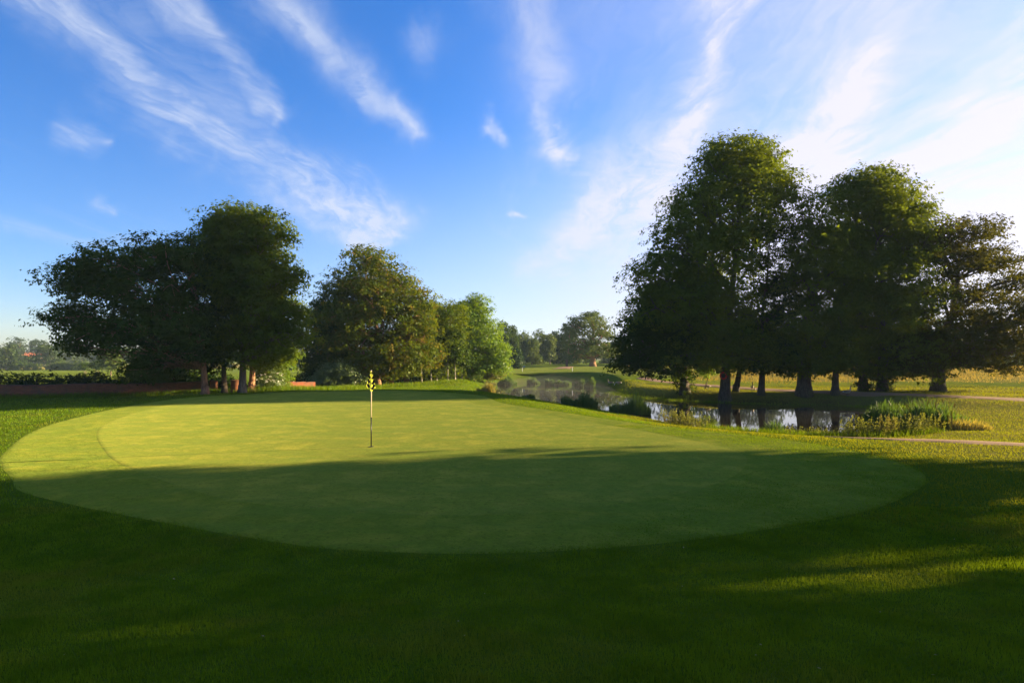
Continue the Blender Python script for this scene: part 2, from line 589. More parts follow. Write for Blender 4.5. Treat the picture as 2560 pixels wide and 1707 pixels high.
M['bark_pale'] = bark_mat('pale_bark', (0.30, 0.27, 0.22))

# brick
m, b = mat('old_red_brick')
uvn = b.new('ShaderNodeTexCoord').outputs['UV']
br = b.new('ShaderNodeTexBrick')
b.put(br.inputs['Vector'], uvn)
br.inputs['Color1'].default_value = (0.30, 0.085, 0.035, 1)
br.inputs['Color2'].default_value = (0.19, 0.055, 0.026, 1)
br.inputs['Mortar'].default_value = (0.17, 0.12, 0.08, 1)
br.inputs['Scale'].default_value = 1.0
br.inputs['Brick Width'].default_value = 0.225
br.inputs['Row Height'].default_value = 0.075
br.inputs['Mortar Size'].default_value = 0.008
nn = b.noise(b.pos(), 1.3, 5, 0.7)
c = b.mix(b.ramp(nn, 0.45, 0.72, 0, 0.75), br.outputs['Color'], (0.11, 0.085, 0.055))
principled(b, c, 0.9, b.bump(b.sub(b.mul(nn, 0.3), br.outputs['Fac']), 0.7, 0.012), spec=0.1)
M['brick'] = m
M['coping'] = simple('weathered_coping', (0.15, 0.06, 0.035), 0.9, 0.4, 3.0, 0.01)

# water
m, b = mat('pond_water')
p = b.pos()
px, py, pz = b.sep(p)
wv = b.noise(b.xyz(px, b.mul(py, 0.45), 0.0), 1.6, 3, 0.55)
principled(b, (0.020, 0.017, 0.010), 0.03, b.bump(wv, 0.035, 0.02), spec=0.5, IOR=1.33)
M['water'] = m

# path gravel
m, b = mat('path_gravel')
p = b.pos()
n1, n2 = b.noise(p, 0.9, 4), b.noise(p, 30, 3, 0.7)
c = b.mix(n1, (0.22, 0.125, 0.065), (0.29, 0.175, 0.095))
c = b.mix(b.ramp(n2, 0.35, 0.7, 0, 0.4), c, (0.13, 0.09, 0.06))
principled(b, c, 0.95, b.bump(n2, 0.6, 0.02), spec=0.1)
M['path'] = m

# ground: rough grass with straw-dry stretches, painted sun glow and meadow beyond, from a per-vertex dryness
m, b = mat('ground_grass')
p = b.pos()
att = b.new('ShaderNodeAttribute', attribute_name='dry_sun_tint')
big = b.noise(p, 0.16, 4, 0.6)
mid = b.noise(p, 1.3, 5, 0.65)
fin = b.noise(p, 40, 3, 0.7)
c = b.mix(b.ramp(big, 0.35, 0.65), (0.062, 0.112, 0.008), (0.092, 0.140, 0.011))
c = b.mix(b.ramp(mid, 0.5, 0.78, 0, 0.35), c, (0.15, 0.145, 0.02))
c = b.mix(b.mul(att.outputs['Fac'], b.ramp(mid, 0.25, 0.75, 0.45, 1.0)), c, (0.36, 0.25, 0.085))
c = b.mix(b.ramp(fin, 0.3, 0.7, 0.0, 0.4), c, (0.030, 0.055, 0.008))
atm = b.new('ShaderNodeAttribute', attribute_name='mud')
c = b.mix(b.mul(atm.outputs['Fac'], b.ramp(mid, 0.35, 0.6, 0.4, 1.0)), c, (0.055, 0.040, 0.022))
nrm = b.bump(b.add(b.mul(fin, 0.35), b.mul(mid, 0.9)), 0.9, 0.07)
dif = b.new('ShaderNodeBsdfDiffuse')
b.put(dif.inputs['Color'], c)
b.put(dif.inputs['Normal'], nrm)
sh = b.new('ShaderNodeBsdfSheen')
b.put(sh.inputs['Color'], b.mix(0.25, c, (0.4, 0.36, 0.08)))
sh.inputs['Roughness'].default_value = 0.45
b.put(sh.inputs['Normal'], nrm)
mx = b.new('ShaderNodeMixShader')
mx.inputs[0].default_value = 0.18
b.nt.links.new(dif.outputs[0], mx.inputs[1])
b.nt.links.new(sh.outputs[0], mx.inputs[2])
b.nt.links.new(mx.outputs[0], b.out.inputs['Surface'])
M['ground'] = m

# ------------------------------------------------------------------ ground sheet
angs = np.concatenate([np.arange(-52, 52, 0.34), np.arange(52, 308, 2.5)])
radii = [0.5]
while radii[-1] < 5000:
    radii.append(radii[-1] * 1.024 + 0.004)
radii = np.array(radii)
A, Rr = np.meshgrid(np.radians(angs), radii)
gx, gy = (Rr * np.sin(A)), (Rr * np.cos(A))
gz = H(gx.ravel(), gy.ravel())
na, nr = len(angs), len(radii)
V = np.stack([gx.ravel(), gy.ravel(), gz], 1)
V = np.vstack([V, [[0, 0, h1(0, 0)]]])
ii, jj = np.meshgrid(np.arange(nr - 1), np.arange(na), indexing='ij')
j2 = (jj + 1) % na
quads = np.stack([ii * na + jj, ii * na + j2, (ii + 1) * na + j2, (ii + 1) * na + jj], -1).reshape(-1, 4)
ground = np_obj('ground', V, quads[:, ::-1], M['ground'], smooth=True)
tag(ground, 'rolling grass ground of the golf course and fields beyond', kind='structure')
gxf, gyf = V[:, 0], V[:, 1]
dry = sstep(57, 66, gyf) * sstep(18, 30, gxf) * (1 - sstep(120, 150, gyf)) * 0.75
dry = np.maximum(dry, 0.8 * np.exp(-((gxf + 4) / 7) ** 2 - ((gyf - 108) / 9) ** 2))          # bare bank left of the far fairway
dry = np.maximum(dry, 0.8 * np.exp(-((gxf - 16) / 9) ** 2 - ((gyf - 136) / 7) ** 2))         # under the lone oak
dry = np.maximum(dry, 0.85 * sstep(200, 260, gyf) * sstep(-150, -165, gxf - 0.1 * gyf) * sstep(-330, -260, gxf) * (1 - sstep(380, 430, gyf)))
dry = np.maximum(dry, 0.55 * sstep(9, 14, gxf) * sstep(12, 15, gyf) * (1 - sstep(62, 70, gyf)))  # right lawn yellowed to paint in the glow of low sun
mud = np.exp(-((sdist(POND, gxf, gyf) - 0.35) / 0.55) ** 2)
at2 = ground.data.attributes.new('mud', 'FLOAT', 'POINT')
at2.data.foreach_set('value', mud.astype(np.float32))
at_ = ground.data.attributes.new('dry_sun_tint', 'FLOAT', 'POINT')
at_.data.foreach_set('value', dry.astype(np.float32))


def sheet(name, outline, center, rings, off, m, low):
    n = len(outline)
    c = np.array(center)
    vs = []
    for k in range(1, rings + 1):
        t = k / rings if k < rings else 0.992
        P = c + (outline - c) * t
        vs.append(np.column_stack([P, H(P[:, 0], P[:, 1]) + off]))
    vs.append(np.column_stack([outline, H(outline[:, 0], outline[:, 1]) + low]))
    vs = np.vstack(vs)
    q = []
    for k in range(rings):
        for i in range(n):
            i2 = (i + 1) % n
            q.append((k * n + i, k * n + i2, (k + 1) * n + i2, (k + 1) * n + i))
    # centre: quads pairing opposite points of the innermost ring
    for i in range(0, n // 2 - 1):
        q.append((i, i + 1, n - 2 - i, n - 1 - i))
    o = np_obj(name, vs, np.array(q), m, smooth=True)
    bm = bmesh.new(); bm.from_mesh(o.data)
    bmesh.ops.recalc_face_normals(bm, faces=bm.faces)
    up = sum(f.normal.z for f in bm.faces)
    if up < 0:
        bmesh.ops.reverse_faces(bm, faces=bm.faces)
    bm.to_mesh(o.data); bm.free()
    tag(o, kind='structure')
    return o


fr = sheet('fringe', FRINGE, (-4.5, 21), 60, 0.012, M['fringe'], -0.006)
fr['label'] = 'closely mown collar of grass around the putting green'
gr = sheet('putting_green', GREEN, (-4.5, 21), 60, 0.022, M['green'], 0.009)
gr['label'] = 'smooth pale putting green with the flag standing on it'


M['fairway'] = grass_mat('fairway_grass', (0.125, 0.172, 0.014), (0.185, 0.205, 0.018), (0.26, 0.21, 0.04), 12, 0.05, 0.4, True)  # mown grass, colour brightened to carry the sunlit bands
fw = sheet('fairway', spline([(-3, 98), (6, 95.5), (13, 91), (16, 80), (24, 74), (34, 78), (34, 100), (30, 120), (26, 142), (14, 148), (2, 142), (-3, 124)], 8), (15, 112), 60, 0.03, M['fairway'], -0.02)
fw['label'] = 'far mown fairway rising beyond the pond to the lone oak'
fw = sheet('fairway', spline([(15, 64), (20, 57), (32, 54.5), (48, 53.5), (70, 54), (72, 60), (50, 61), (36, 62), (24, 66)], 8), (36, 58.5), 40, 0.03, M['fairway'], -0.02)
fw['label'] = 'sunlit mown strip between the bank trees and the straw-coloured mound'
PATHS = []


def strip(name, pts, widths, off, m, label):
    P = open_spline(pts, 12)
    wds = np.interp(np.linspace(0, 1, len(P)), np.linspace(0, 1, len(widths)), widths)
    T = np.gradient(P, axis=0)
    T /= np.linalg.norm(T, axis=1)[:, None]
    N = np.column_stack([-T[:, 1], T[:, 0]])
    ks = np.linspace(-1, 1, 9)
    vs = []
    for k in ks:
        wob_ = 1 + 0.10 * np.sin(np.arange(len(P)) * 0.9 + 3 * k) * (abs(k) > 0.95)
        Q = P + N * (wds * wob_)[:, None] * k / 2
        vs.append(np.column_stack([Q, H(Q[:, 0], Q[:, 1]) + off * (1 - 0.9 * (abs(k) > 0.99))]))
    n = len(P)
    vs = np.vstack(vs)
    q = [(a * n + i, (a + 1) * n + i, (a + 1) * n + i + 1, a * n + i + 1) for a in range(len(ks) - 1) for i in range(n - 1)]
    o = np_obj(name, vs, np.array(q), m, smooth=True)
    if o.data.polygons[0].normal.z < 0:
        o.data.flip_normals()
    PATHS.append((P, wds))
    return tag(o, label, kind='structure')


def near_path(x, y):
    m_ = np.zeros(len(x), bool)
    for P, wds in PATHS:
        for p_, w_ in zip(P[::2], wds[::2]):
            m_ |= (x - p_[0]) ** 2 + (y - p_[1]) ** 2 < (w_ * 0.5) ** 2
    return m_


strip('path', [(58, 30), (44, 34.5), (36, 38.2), (30, 42), (25, 47.5), (21.5, 53), (18, 62), (17, 74)], [3.2, 3.0, 2.8, 2.6, 2.2, 2.0, 1.8], 0.06, M['path'],
      'pale gravel path curving under the trees on the right')
strip('path', [(40, 17.0), (27, 17.3), (20, 17.6), (15.2, 17.7), (12.4, 18.3), (10.6, 19.3)], [4.0, 3.6, 3.0, 2.2, 1.0, 0.3], 0.045, M['path'],
      'worn reddish track at the right edge between pond and green')
strip('path', [(9.4, 112), (11.2, 122), (13.0, 132)], [3.6, 3.4, 3.0], 0.09, M['path'],
      'short brown path on the far fairway beside the lone oak')

wo = np.array(POND)
cen = wo.mean(0)
T = np.roll(wo, -1, 0) - np.roll(wo, 1, 0)
T /= np.linalg.norm(T, axis=1)[:, None]
Nn = np.column_stack([T[:, 1], -T[:, 0]])
sgn = np.sign(sdist(wo, *(wo + Nn * 0.3).T))[:, None]
wv_ = wo + Nn * sgn * 1.6
me = bpy.data.meshes.new('pond_water')
me.from_pydata([(x_, y_, WATER_Z) for x_, y_ in wv_], [], [tuple(range(len(wv_)))])
me.materials.append(M['water'])
pond = link(bpy.data.objects.new('pond_water', me))
if me.polygons[0].normal.z < 0:
    me.flip_normals()
tag(pond, 'still dark pond reflecting the trees', kind='structure')


# ------------------------------------------------------------------ plants
def leaf_quads(cent, nrm, size, rs, asp=0.62, tri=False):
    """one folded-flat leaf blade per centre; size per leaf"""
    n = len(cent)
    r = rs.normal(size=(n, 3))
    a = np.cross(nrm, r)
    a /= np.linalg.norm(a, axis=1)[:, None] + 1e-9
    bb = np.cross(nrm, a)
    s = size[:, None]
    fold = nrm * s * 0.12
    if tri:
        k = rs.random(n)[:, None]
        v = np.stack([cent - a * s * 0.5 - bb * s * 0.1, cent + bb * s * 0.45 + a * s * (k - 0.5) * 0.5, cent + a * s * 0.55 - bb * s * 0.35], 1).reshape(-1, 3)
        return v, np.arange(n * 3).reshape(n, 3)
    v = np.stack([cent - a * s * 0.5, cent + bb * s * asp * 0.5 + fold, cent + a * s * 0.55, cent - bb * s * asp * 0.5 + fold], 1).reshape(-1, 3)
    f = np.arange(n * 4).reshape(n, 4)
    return v, f


def clumps(lobes, n_leaves, K, csize, lsize, rs, flat=0.5, shell=0.5, up=0.5, droop=0.0):
    """lobes (cx,cy,cz,rx,ry,rz); returns leaf mesh arrays and clump centres with their lobe index"""
    L = np.array(lobes, float)
    vol = (L[:, 3] * L[:, 4] * L[:, 5]) ** (2 / 3)
    M_ = max(4, int(n_leaves / K))
    idx = rs.choice(len(L), M_, p=vol / vol.sum())
    dr = rs.normal(size=(M_, 3))
    dr /= np.linalg.norm(dr, axis=1)[:, None]
    rad = shell + (1 - shell) * rs.random(M_) ** 0.6
    rad *= 1 + np.clip(0.06 * rs.normal(size=M_), -0.15, 0.12)
    C = L[idx, :3] + dr * rad[:, None] * L[idx, 3:6]
    cs = csize * (0.6 + 0.8 * rs.random(M_))
    # leaves in each clump
    k = np.maximum(4, (K * (cs / csize) ** 2).astype(int))
    # each clump is a handful of twigs, each twig a tight tuft of leaves
    ns = np.maximum(2, k // 8)
    si = np.repeat(np.arange(M_), ns)
    q = rs.normal(size=(len(si), 3))
    q /= np.linalg.norm(q, axis=1)[:, None]
    q *= (rs.random(len(si)) ** 0.42)[:, None]
    off = q * np.column_stack([cs[si], cs[si], cs[si] * flat])
    off[:, 2] += (dr[si, 0] * off[:, 0] + dr[si, 1] * off[:, 1]) * (-0.25 - droop)      # the pad tips outwards a little
    T_ = C[si] + off
    ti = np.repeat(np.arange(len(si)), 8)
    n = len(ti)
    spread = lsize * 0.85 * (0.6 + 0.8 * rs.random(len(si)))
    P = T_[ti] + np.clip(rs.normal(size=(n, 3)), -1.6, 1.6) * np.column_stack([spread[ti], spread[ti], spread[ti] * 0.6])
    nv = dr[si][ti] * 0.30 + q[ti] * 0.75 + np.array([0, 0, up * 0.9]) + rs.normal(size=(n, 3)) * 0.36
    nv /= np.linalg.norm(nv, axis=1)[:, None]
    sz = lsize * (0.55 + 0.8 * rs.random(n))
    v, f = leaf_quads(P, nv, sz, rs, tri=True)
    return v, f, C, idx


def wander(a, b_, n, amp, rs, sag=0.0):
    a, b_ = np.array(a, float), np.array(b_, float)
    pts = []
    L = np.linalg.norm(b_ - a)
    ph = rs.normal(size=3) * amp * L
    for i in range(n + 1):
        t = i / n
        p_ = a + (b_ - a) * t + ph * math.sin(math.pi * t) * 0.6
        p_[2] += sag * L * math.sin(math.pi * t)
        pts.append(p_)
    return pts


def make_tree(name, label, cat, loc, lobes, trunk_r, n_leaves, leaf, bark, csize=1.0, lsize=0.26, K=42, seed=1, flat=0.5, shell=0.5,
              lean=(0, 0), group=None, twigs=4, split=None, top=None, ivy=0, droop=0.0, trunk_top=0.82):
    """tree standing at loc; lobes local to its foot"""
    rs = np.random.default_rng(seed)
    root = empty(name, loc)
    tag(root, label, cat, group)
    if n_leaves > 7000:
        csize, K, shell, lsize = csize * 1.5, int(K * 3.4), max(shell, 0.55), lsize * 0.88
    L = np.array(lobes, float)
    zt = (L[:, 2] + L[:, 5]).max() * trunk_top
    itop = np.argmax(L[:, 2] + L[:, 5])
    tx, ty = L[itop, 0] * 0.7 + lean[0], L[itop, 1] * 0.7 + lean[1]
    # trunk
    n = 14
    pts, rad = [], []
    w1, w2 = rs.normal(size=2) * trunk_r * 0.9
    for i in range(n + 1):
        t = i / n
        e = t ** 1.4
        pts.append((tx * e + w1 * math.sin(3.1 * t * math.pi) * t, ty * e + w2 * math.sin(2.3 * t * math.pi) * t, -0.25 + (zt + 0.25) * t))
        z_ = max(0.0, pts[-1][2])
        rad.append(trunk_r * ((1 - 0.86 * t ** 0.8) + 0.22 * math.exp(-z_ / (trunk_r * 1.6))))
    # finer rings near the foot for the root flare
    extra = [(0.0, 0.0, z_) for z_ in (0.05, 0.25, 0.55)]
    pts2 = [pts[0]] + [tuple(np.array(pts[0]) * (1 - (z_ + .25) / (zt + .25)) + np.array([0, 0, 0]) + np.array([0, 0, z_ - pts[0][2] * (1 - (z_ + .25) / (zt + .25))])) for _, _, z_ in extra] + pts[1:]
    rad2 = [rad[0] * 1.02] + [trunk_r * (0.98 + 0.32 * math.exp(-z_ / (trunk_r * 1.1))) for _, _, z_ in extra] + rad[1:]
    mb = MB()
    mb.tube(pts2, rad2, 12)
    mb.build('trunk', bark, root, True)
    P = np.array(pts)
    # crown
    v, f, C, idx = clumps(lobes, n_leaves * (2.0 if n_leaves > 15000 else 1.7 if n_leaves > 7000 else 1.15), K, csize, lsize, rs, flat, shell, droop=droop)
    np_obj('crown', v, f, leaf, root)
    # limbs
    mb = MB()
    few = n_leaves < 7000
    for li in range(len(L)):
        c_ = L[li, :3]
        hd = math.hypot(c_[0] - tx, c_[1] - ty)
        za = np.clip(c_[2] - 0.55 * hd - 0.25 * L[li, 5], zt * 0.22, zt * 0.95)
        k = int(np.argmin(abs(P[:, 2] - za)))
        a = P[k]
        r0 = rad[k] * 0.55
        if few and li % 2:
            continue
        pp = wander(a, c_, 6, 0.10, rs, 0.06)
        mb.tube(pp, [r0 * (1 - 0.75 * i / 6) + 0.015 for i in range(7)], 6, False)
        mine = np.where(idx == li)[0]
        rs.shuffle(mine)
        for j in mine[:twigs]:
            s0 = pp[rs.integers(3, 7)]
            q = wander(s0, C[j], 4, 0.12, rs, 0.05)
            mb.tube(q, [r0 * 0.28 * (1 - 0.8 * i / 4) + 0.012 for i in range(5)], 5, False)
            if few:
                continue
            near = np.argsort(((C - C[j]) ** 2).sum(1))[1:3]
            for g in near:
                q2 = wander(q[2], C[g], 3, 0.12, rs)
                mb.tube(q2, [r0 * 0.14 * (1 - 0.8 * i / 3) + 0.010 for i in range(4)], 3, False)
    mb.build('branches', bark, root, True)
    if ivy:
        lob = [(P[min(2, n)][0] * z_ / 4, 0, z_, trunk_r * 1.45 * s_, trunk_r * 1.45 * s_, 0.55) for z_, s_ in zip(np.arange(0.35, ivy, 0.6), np.linspace(1.5, 1.0, 20))]
        v, f, _, _ = clumps(lob, 2600, 24, 0.22, 0.13, rs, 0.9, 0.8)
        np_obj('ivy', v, f, M['leaf_dark'], root)
    return root


def lob(Y, u0, v0, items, depth=1.0, dy=0.0):
    """crown lobes measured against the tree's foot: (u, v, half-width, half-height[, depth offset m, depth radius factor])"""
    o = []
    fx, fz = X(u0, Y), h1(X(u0, Y), Y)
    for it in items:
        u, v, ru, rv = it[:4]
        d_ = it[4] if len(it) > 4 else 0.0
        rx, rz = ru / F * Y, rv / F * Y
        if len(it) > 4 or len(items) < 4:
            o.append((X(u, Y) - fx, d_, Z(v, Y) - fz, rx, max(1.2, rx * depth), rz))
            continue
        row = [k for k in items if abs(k[1] - v) < rv + k[3]]
        lo, hi = min(k[0] - k[2] for k in row), max(k[0] + k[2] for k in row)
        W = (hi - lo) / 2
        e = max(0.15, 1 - ((u - (hi + lo) / 2) / W) ** 2) ** 0.5          # rounder in plan: deep in the middle, thin at the sides
        dd = max(0.25 * rx, min(0.60 * e * W / F * Y, 4.2) - 0.35 * rx)
        for sg in (-1, 1):
            yd = sg * dd * random.uniform(0.8, 1.1)
            k = (Y + yd) / Y
            o.append(((X(u, Y) * k - fx), yd, (CZ + (Z(v, Y) - CZ) * k) - fz, rx * 0.95, max(1.2, rx * 0.95 * depth), rz * 0.97))
    return o


def tree_at(u, Y, items, depth=1.0, **kw):
    x = X(u, Y)
    kw['loc'] = (x, Y, h1(x, Y))
    kw['lobes'] = lob(Y, u, 0, items, depth)
    return make_tree(**kw)


RIGHT = 'tall trees on the bank beyond the pond'
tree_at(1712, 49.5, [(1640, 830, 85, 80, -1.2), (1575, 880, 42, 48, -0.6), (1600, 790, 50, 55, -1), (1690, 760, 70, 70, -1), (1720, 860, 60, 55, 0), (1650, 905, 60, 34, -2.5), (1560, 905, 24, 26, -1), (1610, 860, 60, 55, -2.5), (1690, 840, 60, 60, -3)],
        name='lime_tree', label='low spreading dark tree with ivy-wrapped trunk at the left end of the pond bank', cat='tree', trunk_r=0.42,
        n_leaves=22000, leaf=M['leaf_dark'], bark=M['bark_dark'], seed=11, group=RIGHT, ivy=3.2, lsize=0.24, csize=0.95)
tree_at(1812, 46.0, [(1860, 410, 72, 64), (1800, 425, 72, 70), (1905, 425, 40, 44), (1740, 520, 75, 70), (1895, 470, 68, 66), (1950, 470, 36, 50), (1830, 540, 100, 80), (1700, 620, 80, 70), (1780, 660, 100, 80),
                     (1660, 700, 72, 66), (1720, 760, 90, 75), (1640, 770, 60, 60), (1800, 790, 80, 70), (1910, 560, 60, 60, 1), (1880, 640, 50, 60, 1.5), (1790, 870, 60, 40), (1860, 830, 45, 60), (1700, 890, 60, 36), (1850, 895, 50, 30)],
        name='lime_tree', label='tallest tree on the far bank, thick domed crown with a life ring on its trunk', cat='tree', trunk_r=0.44,
        n_leaves=52000, leaf=M['leaf_lime'], bark=M['bark_dark'], seed=12, group=RIGHT, lsize=0.25, csize=1.0, lean=(0.3, 0))
tree_at(1840, 48.0, [(1880, 760, 60, 60), (1900, 700, 50, 60), (1850, 830, 60, 55), (1920, 820, 40, 50)],
        name='lime_tree', label='slender dark trunk right behind the tree with the life ring', cat='tree', trunk_r=0.26,
        n_leaves=5000, leaf=M['leaf_dark'], bark=M['bark_dark'], seed=13, group=RIGHT, csize=0.8, lsize=0.22)
tree_at(1903, 46.0, [(1925, 600, 45, 55), (1950, 690, 40, 55), (1905, 780, 45, 60), (1930, 870, 60, 45), (1890, 905, 45, 28), (1960, 780, 34, 50), (1950, 915, 40, 20)],
        name='lime_tree', label='slim tree with a bare lower trunk and thin crown, left of the thickest trunk', cat='tree', trunk_r=0.27,
        n_leaves=7500, leaf=M['leaf_dark'], bark=M['bark_dark'], seed=14, group=RIGHT, csize=0.75, lsize=0.22)
tree_at(2010, 45.5, [(2000, 530, 48, 48), (2060, 520, 48, 42), (2030, 600, 70, 60), (1985, 680, 50, 60), (2050, 700, 80, 66), (2010, 790, 75, 66), (1980, 870, 55, 55), (2050, 870, 65, 55), (2055, 908, 44, 22), (1972, 908, 36, 20), (2000, 885, 70, 30)],
        name='lime_tree', label='tree with the thickest trunk in the middle of the bank group', cat='tree', trunk_r=0.55,
        n_leaves=21000, leaf=M['leaf_lime'], bark=M['bark_dark'], seed=15, group=RIGHT, csize=0.95, lsize=0.24)
tree_at(2088, 45.0, [(2105, 780, 45, 60), (2110, 860, 50, 50), (2130, 905, 36, 30), (2075, 900, 30, 30), (2120, 700, 40, 60)],
        name='lime_tree', label='slim bare trunk just right of the thickest trunk', cat='tree', trunk_r=0.28,
        n_leaves=9000, leaf=M['leaf_lime'], bark=M['bark_dark'], seed=16, group=RIGHT, csize=0.75, lsize=0.22)
tree_at(2158, 48.0, [(2130, 500, 60, 60), (2110, 600, 66, 60), (2140, 700, 66, 66), (2150, 800, 66, 60), (2140, 870, 50, 40), (2160, 915, 44, 22)],
        name='lime_tree', label='tree with a bushy ivy skirt round the foot of its trunk on the bank', cat='tree', trunk_r=0.36,
        n_leaves=18000, leaf=M['leaf_lime'], bark=M['bark_dark'], seed=17, group=RIGHT, ivy=3.4, csize=0.95, lsize=0.24)
tree_at(2206, 47.0, [(2205, 450, 44, 36), (2170, 480, 66, 55), (2240, 520, 62, 60), (2290, 550, 42, 44), (2200, 590, 95, 66), (2270, 640, 66, 60), (2200, 690, 80, 66), (2280, 740, 60, 60),
                     (2230, 800, 80, 66), (2270, 860, 66, 55), (2310, 905, 50, 35), (2240, 905, 60, 28)],
        name='lime_tree', label='tall pointed tree catching warm sun on its crown, right of centre in the bank group', cat='tree', trunk_r=0.40,
        n_leaves=34000, leaf=M['leaf_lime'], bark=M['bark_dark'], seed=18, group=RIGHT, ivy=2.2, csize=1.0, lsize=0.24)
tree_at(2345, 47.5, [(2370, 580, 60, 28), (2440, 570, 60, 26), (2320, 620, 50, 34), (2400, 650, 80, 34), (2500, 640, 56, 30), (2350, 720, 70, 40), (2540, 700, 44, 24), (2470, 740, 90, 34), (2380, 800, 90, 44),
                     (2520, 800, 90, 44), (2330, 860, 70, 40), (2430, 870, 90, 44), (2550, 880, 80, 44), (2295, 905, 50, 26), (2485, 912, 66, 24), (2620, 850, 60, 60), (2600, 760, 50, 36)],
        name='cedar_tree', label='broad bronze tree of layered boughs at the right edge of the picture', cat='tree', trunk_r=0.50,
        n_leaves=34000, leaf=M['leaf_bronze'], bark=M['bark_dark'], seed=19, group=RIGHT, csize=0.9, lsize=0.22, flat=0.38, shell=0.4)
# young leafy shoots at the ivy tree's foot, in the sun
tree_at(1765, 52.0, [(1765, 915, 26, 28), (1790, 900, 24, 26)],
        name='young_tree', label='small sunlit sapling between the ivy trunk and the life ring tree', cat='tree', trunk_r=0.05,
        n_leaves=2600, leaf=M['leaf_bright'], bark=M['bark'], seed=20, csize=0.4, lsize=0.16, K=24)

LEFT = 'trees standing by the low brick wall'
tree_at(513, 39.0, [(290, 660, 90, 44), (190, 690, 55, 34), (380, 640, 80, 44), (250, 720, 70, 34), (350, 730, 90, 55), (190, 790, 60, 34), (260, 830, 70, 34), (430, 690, 70, 66), (340, 820, 80, 50), (440, 800, 70, 60),
                    (180, 840, 44, 22), (240, 870, 50, 20), (420, 890, 66, 36), (370, 925, 60, 22), (500, 840, 50, 50), (470, 630, 60, 44)],
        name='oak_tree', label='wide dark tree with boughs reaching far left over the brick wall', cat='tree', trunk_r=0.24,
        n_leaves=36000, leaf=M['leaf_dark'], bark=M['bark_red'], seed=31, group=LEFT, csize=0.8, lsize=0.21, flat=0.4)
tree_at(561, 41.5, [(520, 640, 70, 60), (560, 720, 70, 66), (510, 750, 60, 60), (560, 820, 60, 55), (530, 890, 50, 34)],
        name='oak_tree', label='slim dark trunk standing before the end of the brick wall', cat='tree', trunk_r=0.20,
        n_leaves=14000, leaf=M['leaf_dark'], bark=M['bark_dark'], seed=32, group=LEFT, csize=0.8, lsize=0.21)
tree_at(606, 40.5, [(600, 550, 55, 40), (550, 560, 42, 32), (660, 560, 48, 36), (700, 585, 24, 24), (600, 610, 80, 50), (650, 650, 70, 55), (590, 700, 80, 66), (680, 700, 66, 50), (735, 690, 30, 26), (640, 780, 80, 60),
                    (720, 780, 44, 34), (690, 840, 55, 40), (745, 840, 22, 18), (600, 850, 60, 50), (650, 890, 50, 30)],
        name='oak_tree', label='tall left-hand tree with a sunlit rounded top and a curved leaning trunk', cat='tree', trunk_r=0.27,
        n_leaves=38000, leaf=M['leaf_lime'], bark=M['bark'], seed=33, group=LEFT, csize=0.8, lsize=0.21, lean=(0.5, 0))
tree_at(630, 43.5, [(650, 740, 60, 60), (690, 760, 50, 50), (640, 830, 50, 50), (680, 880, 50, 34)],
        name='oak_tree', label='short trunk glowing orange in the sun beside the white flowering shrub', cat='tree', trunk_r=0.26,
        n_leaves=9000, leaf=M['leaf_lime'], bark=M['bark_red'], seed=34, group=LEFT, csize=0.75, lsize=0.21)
tree_at(427, 47.0, [(420, 850, 70, 50), (380, 900, 50, 28), (450, 900, 50, 30), (430, 940, 60, 18)],
        name='oak_tree', label='low dark tree growing behind the brick wall left of the trunks', cat='tree', trunk_r=0.28,
        n_leaves=9000, leaf=M['leaf_dark'], bark=M['bark_red'], seed=35, group=LEFT, csize=0.8, lsize=0.22)

MID = 'trees closing the back of the green'
tree_at(945, 62.0, [(918, 648, 48, 38), (905, 695, 76, 42), (985, 690, 50, 32), (930, 750, 100, 50), (1010, 740, 60, 44), (870, 720, 40, 30), (860, 800, 80, 50), (960, 810, 90, 50), (1040, 790, 50, 44), (900, 870, 90, 50), (1000, 870, 90, 44),
                    (1055, 850, 36, 36), (1010, 910, 70, 26), (880, 920, 55, 24), (940, 920, 44, 20)],
        name='sycamore_tree', label='big pyramid sycamore with russet-tinged leaves behind the flag', cat='tree', trunk_r=0.33,
        n_leaves=40000, leaf=M['leaf_syc'], bark=M['bark_red'], seed=41, group=MID, csize=1.15, lsize=0.29, flat=0.36)
tree_at(812, 63.0, [(835, 760, 44, 50), (805, 820, 44, 55), (790, 880, 36, 50), (830, 860, 50, 55), (795, 930, 36, 34), (850, 920, 55, 40)],
        name='holly_tree', label='dense blackish-green tree hugging the left side of the sycamore', cat='tree', trunk_r=0.3,
        n_leaves=16000, leaf=M['leaf_dark'], bark=M['bark_dark'], seed=42, group=MID, csize=0.95, lsize=0.26)
tree_at(1090, 70.0, [(1090, 790, 50, 40), (1060, 850, 50, 55), (1110, 850, 44, 60), (1070, 910, 50, 36), (1120, 910, 40, 30), (1130, 800, 36, 40)],
        name='field_maple', label='dark green tree between the sycamore and the bright green tree', cat='tree', trunk_r=0.22,
        n_leaves=16000, leaf=M['leaf_lime'], bark=M['bark_pale'], seed=43, group=MID, csize=1.0, lsize=0.28)
tree_at(1180, 76.0, [(1180, 790, 44, 40), (1150, 790, 36, 30), (1205, 830, 40, 40), (1165, 850, 50, 50), (1215, 880, 44, 44), (1165, 910, 50, 36), (1240, 890, 26, 36), (1225, 915, 40, 26), (1190, 760, 26, 16)],
        name='willow_tree', label='bright yellow-green tree standing beside the far end of the pond', cat='tree', trunk_r=0.3,
        n_leaves=24000, leaf=M['leaf_bright'], bark=M['bark'], seed=44, group=MID, csize=1.0, lsize=0.27)
